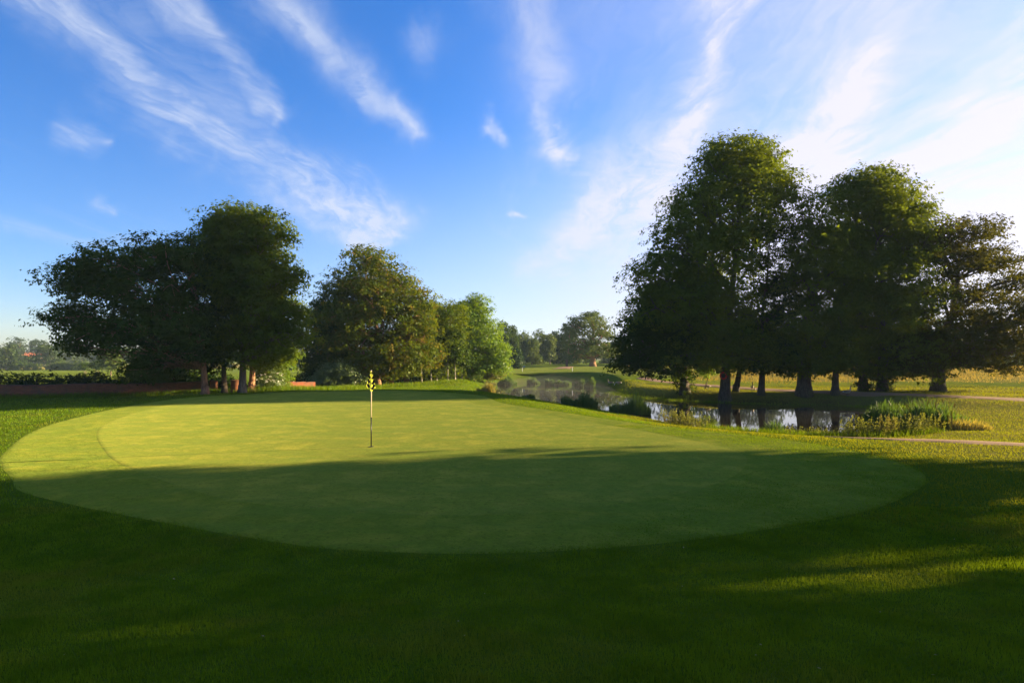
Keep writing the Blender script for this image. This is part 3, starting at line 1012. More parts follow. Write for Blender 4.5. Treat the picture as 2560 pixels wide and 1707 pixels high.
for k, (u, Y, v1, lb) in enumerate([(1054, 66, 880, 'pale thin trunk nearest the sycamore in the shade of the grove'), (1078, 67, 880, 'second thin pale trunk in the shaded grove'),
                                    (1120, 68, 880, 'reddish thin trunk in the shaded grove with a sunlit patch'), (1138, 69, 885, 'rightmost thin pale trunk in the shaded grove'),
                                    (1155, 72, 890, 'thin leaning trunk at the foot of the bright green tree')]):
    tree_at(u, Y, [(u - 4, v1 - 30, 26, 30), (u + 10, v1, 26, 24)], name='birch_tree', label=lb, cat='tree', trunk_r=0.10, n_leaves=2500,
            leaf=M['leaf_dark'], bark=M['bark_pale'], seed=50 + k, group='thin trunks in the grove', csize=0.8, lsize=0.26)

# shrubs
def shrub(name, label, Y, u, items, n_leaves, leaf, seed, csize=0.45, lsize=0.14, K=26, cat='shrub', flowers=0, stems=7, depth=0.8, group=None):
    rs = np.random.default_rng(seed)
    x = X(u, Y)
    root = empty(name, (x, Y, h1(x, Y)))
    tag(root, label, cat, group)
    L = lob(Y, u, 0, items, depth)
    v, f, C, idx = clumps(L, n_leaves, K, csize, lsize, rs, 0.7, 0.45)
    v[:, 2] = np.maximum(v[:, 2], 0.01)
    np_obj('foliage', v, f, leaf, root)
    mb = MB()
    for j in rs.choice(len(C), min(stems, len(C)), replace=False):
        mb.tube(wander((rs.normal() * 0.12, rs.normal() * 0.12, -0.1), C[j], 5, 0.08, rs), [0.035 * (1 - 0.7 * i / 5) for i in range(6)], 5, False)
    mb.build('stems', M['bark'], root, True)
    if flowers:
        P, Nv = [], []
        for j in rs.choice(len(C), flowers, replace=len(C) < flowers):
            c_ = C[j] + rs.normal(size=3) * csize * 0.6
            c_[1] -= csize * 0.5
            c_[2] = max(c_[2], 0.1)
            for _ in range(16):
                P.append(c_ + rs.normal(size=3) * np.array([0.045, 0.045, 0.022]))
                Nv.append(np.array([0.15, -0.5, 0.7]) + rs.normal(size=3) * 0.3)
        P, Nv = np.array(P), np.array(Nv)
        Nv /= np.linalg.norm(Nv, axis=1)[:, None]
        v, f = leaf_quads(P, Nv, np.full(len(P), 0.05), rs, 0.9)
        np_obj('flowers', v, f, M['petal'], root)
    return root


shrub('elder_shrub', 'sunlit shrub dotted with white flower heads at the foot of the left trees', 45.2, 672,
      [(672, 945, 34, 30), (660, 965, 30, 20), (690, 965, 24, 20), (680, 915, 34, 24)], 9000, M['leaf_elder'], 61, flowers=85)
shrub('hazel_shrub', 'leafy yellow-green bush spilling right above the white flowering shrub', 47.0, 705,
      [(690, 880, 44, 30), (725, 880, 26, 24), (700, 910, 44, 24), (670, 900, 36, 24), (700, 945, 30, 30)], 8000, M['leaf_bright'], 62)
shrub('elder_shrub', 'silvery-leaved bush below the sycamore, left of the flag', 57.0, 858,
      [(850, 925, 50, 24), (820, 945, 44, 22), (870, 950, 40, 20), (800, 955, 30, 14)], 9000, M['leaf_elder'], 63, csize=0.6, lsize=0.2)
shrub('bramble_shrub', 'bush of golden undergrowth at the foot of the bright green tree', 79.0, 1212,
      [(1205, 935, 34, 10), (1230, 938, 30, 8), (1180, 940, 24, 9)], 4500, M['weed'], 64, csize=0.5, lsize=0.2)

# ------------------------------------------------------------------ brick wall
def wall(name, label, pts, h_, th=0.34, group=None, pier_ends=(False, False)):
    P = open_spline(pts, 10)
    root = empty(name, (P[0][0], P[0][1], h1(*P[0])))
    tag(root, label, 'wall', group)
    ox, oy, oz = root.location
    T = np.gradient(P, axis=0); T /= np.linalg.norm(T, axis=1)[:, None]
    N = np.column_stack([-T[:, 1], T[:, 0]])
    s = np.concatenate([[0], np.cumsum(np.linalg.norm(np.diff(P, axis=0), axis=1))])

    def run(z0, z1, th_, nm, m_):
        vs, uv = [], []
        for i in range(len(P)):
            zb = h1(*P[i])
            for k, z_, vv in ((-1, z0, z0), (-1, z1, z1), (1, z1, z1 + th_), (1, z0, z1 + th_ + z1 - z0)):
                q = P[i] + N[i] * k * th_ / 2
                vs.append((q[0] - ox, q[1] - oy, zb + z_ - oz))
                uv.append((s[i], vv))
        q = []
        for i in range(len(P) - 1):
            for a in range(4):
                b2 = (a + 1) % 4
                q.append((i * 4 + a, i * 4 + b2, (i + 1) * 4 + b2, (i + 1) * 4 + a))
        q += [(3, 2, 1, 0), tuple((len(P) - 1) * 4 + a for a in range(4))]
        o = np_obj(nm, np.array(vs), np.array(q), m_, root, uv=np.array(uv))
        bm = bmesh.new(); bm.from_mesh(o.data); bmesh.ops.recalc_face_normals(bm, faces=bm.faces); bm.to_mesh(o.data); bm.free()
    run(-0.2, h_, th, 'brickwork', M['brick'])
    # coping stones, each its own piece
    L = s[-1]
    n = int(L / 0.9)
    for k in range(n):
        sm_ = (k + 0.5) * L / n
        cx, cy = np.interp(sm_, s, P[:, 0]), np.interp(sm_, s, P[:, 1])
        i = min(int(np.searchsorted(s, sm_)), len(P) - 1)
        mb = MB()
        mb.box((0, 0, 0), (L / n - 0.02, th + 0.07, 0.07), 0, 0.94)
        if k == 0:
            o = mb.build('coping_stone', M['coping'], root)
            dat = o.data
        else:
            o = link(bpy.data.objects.new('coping_stone', dat), root)
        o.location = (cx - ox, cy - oy, h1(cx, cy) + h_ + 0.036 - oz)
        o.rotation_euler = (0, 0, math.atan2(T[i][1], T[i][0]) + random.uniform(-.02, .02))
    return root


wall('brick_wall', 'long low red brick wall in shade behind the left trees', [(-46, 36.0), (-36, 38.2), (-28, 41.0), (-23.2, 43.0)], 0.78)
wall('brick_wall', 'broken stretch of brick wall lit orange right of the flowering shrub', [(-20.6, 46.6), (-19.2, 48.2), (-17.6, 50.6)], 0.75)


def pier(label, x, y, r, h_, round_=True):
    root = empty('brick_pier', (x, y, h1(x, y)))
    tag(root, label, 'brick pier', 'brick piers of the old wall')
    n = 20 if round_ else 4
    vs, uv, q = [], [], []
    for k, z_ in enumerate((-0.2, h_)):
        for i in range(n + 1):
            a = 2 * math.pi * i / n + (0 if round_ else math.pi / 4)
            vs.append((r * math.cos(a), r * math.sin(a), z_)); uv.append((a * r, z_))
    for i in range(n):
        q.append((i, i + 1, n + 1 + i + 1, n + 1 + i))
    np_obj('brickwork', np.array(vs), np.array(q), M['brick'], root, smooth=round_, uv=np.array(uv))
    mb = MB()
    mb.tube([(0, 0, h_ - 0.002), (0, 0, h_ + 0.07), (0, 0, h_ + 0.10)], [r + 0.04, r + 0.04, r * 0.8], n)
    mb.build('cap', M['coping'], root)


pier('round brick pier glowing orange at the end of the low wall', -20.6, 42.4, 0.34, 0.86)
pier('dark square brick pier beside the slim trunk', -22.6, 43.1, 0.28, 0.85, False)
pier('sunlit red brick pier standing in the dark grove', X(1016, 70), 70, 0.42, 1.0, False)
pier('small red brick pier left of the sunlit one in the dark grove', X(978, 66), 66, 0.32, 0.7, False)


# ------------------------------------------------------------------ hedges
def hedge(label, pts, hgt, wid, n_leaves, leaf, seed, csize=0.6, lsize=0.2, group=None):
    P = open_spline(pts, 10)
    rs = np.random.default_rng(seed)
    x, y = P[len(P) // 2]
    root = empty('hedge', (x, y, h1(x, y)))
    tag(root, label, 'hedge', group)
    L = []
    for p_ in P:
        hh = hgt * (0.85 + 0.3 * rs.random())
        L.append((p_[0] - x, p_[1] - y, h1(*p_) - root.location.z + hh * 0.45, wid * 0.8, wid * 0.8, hh * 0.55))
    v, f, C, _ = clumps(L, n_leaves, 24, csize, lsize, rs, 0.8, 0.35)
    np_obj('foliage', v, f, leaf, root)
    mb = MB()
    for l_ in L[::2]:
        for _ in range(3):
            a = (l_[0] + rs.normal() * wid * 0.2, l_[1] + rs.normal() * wid * 0.2, l_[2] - hgt * 0.55)
            mb.tube(wander(a, (a[0] + rs.normal() * 0.3, a[1] + rs.normal() * 0.3, a[2] + hgt * 0.8), 3, 0.1, rs), [0.05, 0.04, 0.03, 0.01], 4, False)
    mb.build('stems', M['bark_dark'], root)
    return root


hedge('dark clipped hedge running behind the low brick wall', [(-52, 42), (-40, 43.5), (-31, 46), (-24, 49)], 1.6, 1.1, 26000, M['leaf_hedge_shaded'], 71, 0.45, 0.20)
hedge('dark hedge between the flowering shrub and the sycamore', [(-24, 54), (-20, 58), (-17, 62)], 1.7, 1.0, 6000, M['leaf_hedge_shaded'], 72, 0.5, 0.2)
hedge('dense dark undergrowth filling the grove behind the sycamore', [(-17, 70), (-12, 74), (-7, 80), (-3, 88)], 3.6, 2.0, 9000, M['leaf_hedge_shaded'], 73, 0.8, 0.3)
FARL = 'hedges across the far left field'
hedge('yellow-green field hedge at the far left edge', [(-222, 198), (-192, 200), (-167, 200)], 2.7, 1.8, 9000, M['leaf_far'], 74, 0.9, 0.5, FARL)
hedge('yellow-green field hedge right of the gap in the far left field', [(-162, 200), (-156, 200), (-150, 201)], 2.6, 1.8, 6000, M['leaf_far'], 75, 0.9, 0.5, FARL)

# ------------------------------------------------------------------ far trees
def far_tree(label, u, Y, v_top, ru, seed, leaf='leaf_far', v_base=None, n=2600, group=None, shape='round', name='oak_tree', cat='tree'):
    x = X(u, Y)
    zb = h1(x, Y)
    vb = V0 - (zb - CZ) / Y * F
    hh = vb - v_top
    rs = random.Random(seed)
    items = []
    if shape == 'round':
        for k in range(7):
            a = rs.uniform(0, 6.28)
            items.append((u + ru * 0.55 * math.cos(a), v_top + hh * (0.42 + 0.26 * math.sin(a)), ru * rs.uniform(.40, .58), hh * rs.uniform(.20, .28), rs.uniform(-.4, .4) * ru / F * Y))
        items.append((u, v_top + hh * 0.24, ru * 0.55, hh * 0.24))
        items.append((u, v_top + hh * 0.62, ru * 0.85, hh * 0.24))
    elif shape == 'cone':
        for k in range(6):
            t = k / 5
            items.append((u + rs.uniform(-.1, .1) * ru, v_top + hh * (0.10 + 0.72 * t), ru * (0.22 + 0.75 * t), hh * 0.13))
    elif shape == 'full':
        for k in range(8):
            items.append((u + rs.uniform(-.55, .55) * ru, v_top + hh * rs.uniform(.25, .85), ru * rs.uniform(.4, .6), hh * rs.uniform(.2, .28), rs.uniform(-.4, .4) * ru / F * Y))
        items.append((u, v_top + hh * 0.22, ru * 0.6, hh * 0.22))
    hm = hh / F * Y
    return tree_at(u, Y, items, name=name, label=label, cat=cat, trunk_r=max(0.15, hm * 0.022), n_leaves=n, leaf=M[leaf], bark=M['bark'], seed=seed, group=group,
                   csize=max(0.8, hm * 0.085), lsize=max(0.36, Y / F * 4.4), K=26, twigs=3, shell=0.45)


tree_at(1482, 138, [(1480, 800, 36, 22), (1440, 812, 30, 22), (1515, 825, 30, 26), (1450, 845, 44, 24), (1500, 855, 44, 30), (1475, 880, 55, 22), (1425, 850, 22, 22), (1535, 870, 22, 24), (1430, 885, 26, 18)],
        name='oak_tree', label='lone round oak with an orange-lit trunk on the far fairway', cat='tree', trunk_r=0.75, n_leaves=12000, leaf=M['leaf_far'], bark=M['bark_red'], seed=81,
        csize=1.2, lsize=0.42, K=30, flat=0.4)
BACK = 'wood along the far side of the fairway'
for k, (u, Y, vt, ru, lf, shp, lb) in enumerate([
        (1258, 165, 800, 20, 'leaf_dark', 'full', 'tall dark twin-topped tree just right of the bright green tree'),
        (1280, 172, 815, 18, 'leaf_dark', 'full', 'dark tree with a notched top next to the twin-topped tree'),
        (1290, 120, 868, 16, 'leaf_pine', 'cone', 'small dark conical evergreen at the left end of the far wood'),
        (1305, 185, 828, 24, 'leaf_far', 'full', 'feathery tree behind the small evergreen cone'),
        (1330, 180, 845, 24, 'leaf_far', 'full', 'rounded mid-green tree in the far wood above the reed beds'),
        (1350, 190, 822, 26, 'leaf_far', 'full', 'feathery-topped tall tree in the middle of the far wood'),
        (1375, 185, 835, 22, 'leaf_far', 'full', 'sunlit tree right of the feathery-topped one in the far wood'),
        (1388, 195, 828, 16, 'leaf_pine', 'cone', 'dark pine with a pointed tip left of the lone oak'),
        (1405, 195, 835, 20, 'leaf_pine', 'full', 'broad dark pine left of the lone oak'),
        (1425, 190, 850, 24, 'leaf_far', 'full', 'low tree half hidden behind the left side of the lone oak'),
        (1465, 200, 860, 28, 'leaf_far', 'full', 'tree behind the trunk of the lone oak'),
        (1520, 205, 855, 28, 'leaf_far', 'full', 'tree behind the right side of the lone oak'),
        (1560, 205, 850, 26, 'leaf_far', 'full', 'far tree between the lone oak and the pond bank group')]):
    far_tree(lb, u, Y, vt, ru, 100 + k, lf, n=4200, group=BACK, shape=shp)
for k, (u, Y, vt, ru, lb) in enumerate([
        (1625, 185, 850, 40, 'leftmost far tree glimpsed below the boughs of the bank group'), (1690, 180, 812, 44, 'far tree glimpsed behind the ivy trunk'),
        (1760, 182, 800, 46, 'far tree glimpsed between the ivy trunk and the life ring trunk'), (1835, 178, 792, 46, 'far tree glimpsed behind the life ring trunk'),
        (1910, 180, 790, 44, 'far tree glimpsed behind the slim bare trunk left of the thickest'), (2035, 182, 792, 46, 'far tree glimpsed right of the thickest trunk'),
        (2110, 184, 790, 48, 'far tree glimpsed behind the ivy skirt'), (2190, 186, 792, 50, 'far tree glimpsed behind the pointed tall tree'),
        (2275, 186, 796, 50, 'far tree glimpsed left of the broad bronze tree'), (2370, 190, 830, 50, 'far tree glimpsed behind the bronze tree trunk'),
        (2460, 260, 866, 50, 'far tree on the skyline right of the bronze tree trunk'), (2550, 260, 866, 50, 'far tree on the skyline at the right edge')]):
    far_tree(lb, u, Y, vt, ru, 130 + k, 'leaf_far', n=3600, group='trees on the right skyline', shape='full')  # most made taller, behind the crowns, to darken the pond reflection
rs = np.random.default_rng(139)
wl = []  # continuous wood added and raised to darken the pond reflection
for u in range(1600, 2420, 26):
    Yw = 168 + 6 * rs.random()
    if 1940 < u < 1990:
        continue
    xw = X(u, Yw)
    hw_ = 14.5 + 3.0 * rs.random()
    wl.append((xw, Yw, h1(xw, Yw) + hw_ * 0.5, 2.8, 2.8, hw_ * 0.5))
v, f, _, _ = clumps(wl, 15000, 26, 1.6, 0.9, rs, 0.6, 0.5)
tag(np_obj('reflection_wood', v, f, M['leaf_far_shaded']), 'dark mass of far woodland added behind the bank group to darken the pond reflection', 'wood', kind='stuff')
HAZY = 'hazy trees across the left fields'
for k, (u, Y, vt, ru, lb) in enumerate([
        (15, 200, 858, 44, 'rounded misty tree at the left edge of the picture'), (44, 310, 842, 32, 'tall pale tree behind the misty tree at the left edge'),
        (99, 300, 846, 30, 'hazy tree left of the red roof'), (125, 210, 856, 44, 'large misty dark tree right of the red roof'),
        (165, 300, 852, 36, 'misty tree half under the wide tree boughs'), (205, 310, 862, 36, 'small hazy tree under the tips of the wide boughs'),
        (250, 330, 868, 40, 'faint tree beyond the green far field'), (310, 330, 866, 40, 'faint tree beyond the yellow far field'),
        (380, 300, 872, 44, 'hazy tree seen through the dark low boughs'), (470, 300, 868, 44, 'hazy tree behind the leftmost trunk'),
        (560, 280, 870, 44, 'hazy tree behind the slim dark trunk'), (640, 260, 868, 44, 'hazy tree behind the orange trunk'),
        (722, 330, 862, 22, 'small hazy domed tree in the gap left of the sycamore'), (745, 200, 886, 30, 'sunlit bush-like tree in the gap left of the sycamore')]):
    far_tree(lb, u, Y, vt, ru, 160 + k, 'leaf_far_shaded', n=2800, group=HAZY, shape='full')
far_tree('yellowish field oak with an orange trunk seen under the left boughs', 277, 120, 866, 34, 190, 'leaf_far', n=4200, shape='round')
shrub('round_bush', 'dark dome-shaped bush on the far left field', 140, 243, [(243, 912, 15, 11)], 1500, M['leaf_dark'], 191, 0.6, 0.35)
shrub('round_bush', 'small dark round bush left of the dome-shaped bush', 142, 213, [(213, 915, 10, 8)], 900, M['leaf_dark'], 192, 0.5, 0.32)

# farm house beyond the misty trees
hx, hy = X(79, 330), 330
house = empty('farm_house', (hx, hy, h1(hx, hy)), R(25))
tag(house, 'small red-roofed house among the misty trees on the far left', 'house')
mb = MB(); mb.box((0, 0, 2.4), (9, 6, 5.0)); mb.build('wall', M['brick'], house)
mb = MB()
mb.v = [(-4.8, -3.4, 4.7), (4.8, -3.4, 4.7), (4.8, 3.4, 4.7), (-4.8, 3.4, 4.7), (-4.8, 0, 7.6), (4.8, 0, 7.6)]
mb.f = [(0, 1, 5, 4), (2, 3, 4, 5), (0, 4, 3), (1, 2, 5), (3, 2, 1, 0)]
rf = mb.build('roof', simple('clay_tiles', (0.48, 0.14, 0.06), 0.85, 0.25, 2.0), house)
mb = MB(); mb.box((2.8, 0, 7.9), (0.9, 0.7, 1.6)); mb.build('chimney', M['brick'], rf)
glass = simple('window_glass', (0.03, 0.035, 0.04), 0.1)
for wx in (-2.6, 2.6):
    for wz in (1.5, 3.7):
        mb = MB(); mb.box((wx, -3.03, wz), (1.2, 0.1, 1.2)); mb.build('window', glass, house)
mb = MB(); mb.box((0, -3.03, 1.0), (1.0, 0.1, 2.0)); mb.build('door', simple('door_paint', (0.10, 0.08, 0.05)), house)

# ------------------------------------------------------------------ trees standing to the right of the picture, shading the foreground
SIDE = 'trees along the right of the green'
def side_tree(label, x, y, h_, r, seed, n, low):
    lobes = [(0, 0, h_ - r * 0.6, r * 0.62, r * 0.62, r * 0.6)]
    for k in range(17):
        a = k * 2.4
        zf = low + (0.82 - low) * (k / 16)
        rr_ = r * (0.50 if k % 3 else 0.15)
        lobes.append((math.cos(a) * rr_, math.sin(a) * rr_, h_ * zf + 0.8, r * 0.58, r * 0.58, h_ * 0.13))
    return make_tree('beech_tree', label, 'tree', (x, y, h1(x, y)), lobes, 0.4, n, M['leaf_lime'], M['bark'], 0.9, 0.52, 24, seed, group=SIDE, twigs=3, shell=0.4)


def copy_tree(src, label, x, y, rz, sc_):
    r_ = src.copy()
    link(r_)
    r_.location = (x, y, h1(x, y))
    r_.rotation_euler = (0, 0, rz)
    r_.scale = (sc_, sc_, sc_)
    r_['label'] = label
    for ch in list(src.children):
        c_ = ch.copy()
        link(c_, r_)
    return r_


full = side_tree('beech standing second along the right side of the green', 31.0, 9.4, 14.0, 4.35, 202, 13000, 0.22)
high = side_tree('high-crowned beech nearest the pond track, right of the view', 30.0, 18.6, 13.5, 4.0, 201, 7500, 0.50)
copy_tree(full, 'beech standing third along the right side of the green', 29.0, 1.2, 1.9, 0.97)
copy_tree(full, 'beech standing fourth along the right side of the green', 30.0, -7.5, 3.7, 1.02)
copy_tree(full, 'beech at the end of the front row behind the camera', 28.0, -16.0, 5.0, 0.95)
copy_tree(high, 'tall beech in the back row nearest the pond track', 41.0, 20.5, 2.2, 1.2)
copy_tree(full, 'tall beech in the middle of the back row', 42.0, 11.5, 0.8, 1.18)
copy_tree(full, 'tall beech in the back row behind the camera', 41.0, 2.0, 4.4, 1.15)

# ------------------------------------------------------------------ reeds
def reeds(label, x, y, rx, ry, hgt, n, m_, seed, lean=0.12, wid=0.022, group='reed clumps in and around the pond', name='reed_clump', plume=0):
    rs = np.random.default_rng(seed)
    z0 = max(h1(x, y), WATER_Z) - 0.08
    root = empty(name, (x, y, z0))
    tag(root, label, 'reeds', group)
    a = rs.random(n) * 2 * math.pi
    r_ = np.sqrt(rs.random(n))
    bx, by = rx * r_ * np.cos(a), ry * r_ * np.sin(a)
    zz_ = np.maximum(H(bx + x, by + y), WATER_Z) - 0.06 - z0
    hh = hgt * (0.45 + 0.6 * rs.random(n)) * (1 - 0.5 * r_ ** 2.5) * (0.8 + 0.25 * np.sin(bx * 2.3 + seed) + 0.12 * np.sin(bx * 5.1))
    ang = rs.random(n) * 2 * math.pi
    ln = hh * lean * (0.3 + 1.6 * rs.random(n))
    lx, ly = np.cos(ang) * ln + bx / max(rx, .1) * hh * 0.10, np.sin(ang) * ln + by / max(ry, .1) * hh * 0.10
    wa_ = rs.random(n) * math.pi
    wx, wy = np.cos(wa_) * wid, np.sin(wa_) * wid
    b0 = np.column_stack([bx, by, zz_])
    m1 = np.column_stack([bx + lx * 0.25, by + ly * 0.25, zz_ + hh * 0.55])
    t1 = np.column_stack([bx + lx, by + ly, zz_ + hh * (1 - 0.15 * rs.random(n))])
    Wv = np.column_stack([wx, wy, wx * 0])
    v = np.stack([b0 - Wv * 0.6, b0 + Wv * 0.6, m1 + Wv, m1 - Wv, t1 + Wv * 0.25, t1 - Wv * 0.25], 1).reshape(-1, 3)
    base = np.arange(n)[:, None] * 6
    f = np.concatenate([base + np.array([[0, 1, 2, 3]]), base + np.array([[3, 2, 4, 5]])], 0)
    np_obj('blades', v, f, m_, root)
    if plume:
        k = rs.choice(n, plume, replace=False)
        mb = MB()
        for i in k:
            p_ = t1[i]
            mb.tube([p_ - np.array([0, 0, .06]), p_ + np.array([0, 0, .05]), p_ + np.array([lx[i] * .1, ly[i] * .1, .2])], [0.012, 0.03, 0.006], 5)
        mb.build('seed_heads', M['dryblade'], root)
    return root


# (u, v of the foot on the water or bank)
def pond_pt(u, v, z_=WATER_Z):
    Y = (CZ - z_) * F / (v - V0)
    return X(u, Y), Y


for k, (u, v, wpx, hpx, lb, mt) in enumerate([
        (1321, 1008, 17, 26, 'small dark reed tuft alone in the open water', 'reed'),
        (1448, 1020, 46, 38, 'long bank of dark green reeds in the middle of the pond', 'reed'),
        (1575, 1034, 52, 44, 'widest bank of dark reeds near the shaded bend of the pond', 'reed'),
        (1268, 961, 25, 20, 'leftmost reed bed on the far shore of the pond', 'reed'),
        (1334, 959, 17, 16, 'second reed bed from the left on the far shore', 'reed'),
        (1379, 962, 16, 19, 'third reed bed from the left on the far shore', 'reed'),
        (1411, 962, 18, 18, 'fourth reed bed from the left on the far shore', 'reed'),
        (1449, 964, 13, 22, 'narrow reed bed second from the right on the far shore', 'reed'),
        (1474, 968, 14, 24, 'rightmost reed bed on the far shore, by the sunlit bank', 'reed'),
        (1232, 951, 14, 14, 'shaded reed tuft behind the golden reeds', 'reed')]):
    x, y = pond_pt(u, v)
    reeds(lb, x, y, wpx / F * y, min(1.6, wpx / F * y * 0.8), hpx / F * y * 1.25, int(260 + wpx * hpx * 0.6), M[mt], 300 + k, wid=max(0.014, y / F * 0.75))
reeds('golden sunlit reed clump on the near bank behind the green', X(1214, 49), 49.0, 0.82, 0.75, 1.5, 750, M['reed_gold'], 320, 0.2, 0.03)
x, y = pond_pt(1920, 1078)
reeds('small bright reed tuft at the near water edge on the right', 11.6, 25.4, 0.55, 0.5, 0.75, 380, M['reed'], 321, 0.3, 0.014)
reeds('lit reed clump at the right end of the pond, nearer the trees', 20.0, 30.5, 1.1, 0.9, 1.3, 900, M['reed'], 322, 0.16, 0.017)
reeds('thickest tall reed clump at the right end of the pond', 20.2, 27.3, 1.5, 1.1, 1.75, 1500, M['reed'], 323, 0.16, 0.017, plume=30)
reeds('golden grass fringe right of the thickest reed clump', 20.9, 26.0, 1.0, 0.6, 0.9, 600, M['reed_gold'], 324, 0.22, 0.012)


def weeds(label, pts, n, hgt, seed):
    """a patch of tall waterside weeds: leafy stems"""
    rs = np.random.default_rng(seed)
    P = open_spline(pts, 12)
    x, y = P[len(P) // 2]
    root = empty('waterside_weeds', (x, y, h1(x, y)))
    tag(root, label, 'weeds', 'tall weeds along the near shore')
    vs, fs = [], []
    mb = MB()
    Lp, Ln = [], []
    for _ in range(n):
        p_ = P[rs.integers(len(P))] + rs.normal(size=2) * 0.32
        zb = h1(*p_)
        if zb < WATER_Z - 0.15:
            continue
        h_ = hgt * (0.5 + 0.7 * rs.random())
        a = np.array([p_[0] - x, p_[1] - y, zb - root.location.z - 0.04])
        t_ = a + np.array([rs.normal() * 0.1, rs.normal() * 0.1, h_])
        mb.tube([a, (a + t_) / 2, t_], [0.007, 0.005, 0.002], 3, False)
        for q in np.linspace(0.15, 1.0, int(9 + h_ * 12)):
            Lp.append(a + (t_ - a) * q + rs.normal(size=3) * 0.035 * (1.25 - q))
            nv = rs.normal(size=3) + np.array([0, 0, 0.4])
            Ln.append(nv / np.linalg.norm(nv))
    mb.build('stems', M['weed'], root)
    v, f = leaf_quads(np.array(Lp), np.array(Ln), 0.06 + 0.07 * rs.random(len(Lp)), rs, 0.4)
    np_obj('leaves', v, f, M['weed'], root)


weeds('tall flowering weeds along the near shore before the thickest reeds', [(14.2, 24.0), (15.8, 24.2), (17.4, 24.8), (18.8, 25.4)], 190, 0.85, 331)
weeds('low reddish weeds at the water edge left of the tall flowering weeds', [(11.9, 24.5), (12.8, 24.2), (14.0, 24.0)], 90, 0.45, 332)
weeds('leafy weeds on the near shore before the wide reed bank', [(8.0, 29.6), (8.6, 28.4), (9.2, 27.4)], 110, 0.7, 333)

# ------------------------------------------------------------------ grass blades
def blades(name, x, y, hgt, wid, m_, seed, label, lean=0.6, zoff=0.0):
    rs = np.random.default_rng(seed)
    n = len(x)
    z_ = H(x, y) - 0.004 + zoff
    hh = hgt * (0.5 + 0.8 * rs.random(n))
    an = rs.random(n) * 2 * math.pi
    ln = hh * lean * rs.random(n)
    wa_ = rs.random(n) * 2 * math.pi
    W = np.column_stack([np.cos(wa_) * wid, np.sin(wa_) * wid, 0 * x])
    b0 = np.column_stack([x, y, z_])
    t1 = b0 + np.column_stack([np.cos(an) * ln, np.sin(an) * ln, hh])
    v = np.stack([b0 - W, b0 + W, t1], 1).reshape(-1, 3)
    o = np_obj(name, v, np.arange(n * 3).reshape(n, 3), m_)
    return tag(o, label, 'grass', kind='stuff')


rs = np.random.default_rng(5)
n = 420000
yy_ = 2.2 + 7.5 * rs.random(n) ** 1.15
xx_ = (rs.random(n) * 2 - 1) * (yy_ * 0.98 + 0.6)
sd_ = sdist(FRINGE, xx_, yy_)
ok = sd_ > 0.25 * rs.random(n) ** 2 - 0.22 * rs.random(n) ** 3 + 0.05 * np.sin(4 * xx_)
xx_, yy_ = xx_[ok], yy_[ok]
tuft = 0.65 + 0.35 * rs.random(len(xx_)) + 0.6 * (np.sin(xx_ * 3.1 + 1.7 * np.sin(yy_ * 2.3)) * np.sin(yy_ * 2.7 + 1.1 * np.sin(xx_ * 1.9)) > 0.1) * rs.random(len(xx_))
blades('grass_blades', xx_, yy_, 0.040 * tuft, 0.0022 + 0.0003 * yy_, M['blade'], 401, 'short rough grass in the shaded foreground')
n = 400000
rr = 8.0 * (72 / 8.0) ** rs.random(n)
aa = np.radians(-46 + 92 * rs.random(n))
xx_, yy_ = rr * np.sin(aa), rr * np.cos(aa)
ok = (sdist(FRINGE, xx_, yy_) > 0.3 * rs.random(n) ** 2 - 0.2 * rs.random(n) ** 3) & (sdist(POND, xx_, yy_) > 0.3) & (yy_ > 5) & ~near_path(xx_, yy_)
xx_, yy_, rr = xx_[ok], yy_[ok], rr[ok]
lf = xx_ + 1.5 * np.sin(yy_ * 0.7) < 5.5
blades('grass_blades', xx_[lf], yy_[lf], 0.035 + 0.0008 * rr[lf], 0.0018 + 0.00042 * rr[lf], M['blade'], 402, 'rough grass left of and behind the green')
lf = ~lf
blades('grass_blades', xx_[lf], yy_[lf], 0.035 + 0.0008 * rr[lf], 0.0018 + 0.00042 * rr[lf], M['blade_sun'], 404, 'rough grass tinted sun-gold right of the green and round the pond')
# the collar grows out into the rough: thinning tufts over its outer band
n = 420000
xx_ = -1 + 11 * rs.random(n); yy_ = 7 + 14 * rs.random(n)
sd_ = -sdist(FRINGE, xx_, yy_)
sg_ = sdist(GREEN, xx_, yy_)
bw = 0.3 + 3.0 * sstep(0, 5, xx_)
patch = 0.6 + 0.5 * np.sin(2.1 * xx_ + 1.3 * np.sin(1.7 * yy_)) * np.sin(1.9 * yy_ + 0.7)
ok = (sd_ > 0) & (sg_ > 0.15) & (np.clip(1 - sd_ / bw, 0, 1) ** 1.5 * patch > rs.random(n))
xx_, yy_ = xx_[ok], yy_[ok]
blades('grass_blades', xx_, yy_, 0.016 + 0.012 * rs.random(len(xx_)), 0.003 + 0.00035 * yy_, M['blade'], 405, 'tufts thinning out over the edge of the mown collar', zoff=0.012)
# straw grass on the mound
n = 60000
xx_ = 22 + 70 * rs.random(n); yy_ = 58 + 62 * rs.random(n)
ok = (sstep(58, 70, yy_) * sstep(18, 30, xx_) > rs.random(n))
blades('dry_grass', xx_[ok], yy_[ok], 0.28, 0.03, M['dryblade'], 403, 'tussocky straw-coloured rough on the mound behind the trees', 0.8)
# longer grass along wall and grove edge
def verge(pts, n, hgt, wid, seed, label, spread=0.5):
    P = open_spline(pts, 20)
    rs_ = np.random.default_rng(seed)
    k = rs_.integers(0, len(P) - 1, n)
    t = rs_.random(n)[:, None]
    Q = P[k] * (1 - t) + P[k + 1] * t + rs_.normal(size=(n, 2)) * spread
    blades('long_grass', Q[:, 0], Q[:, 1], hgt, wid, M['blade'], seed, label, 0.5)


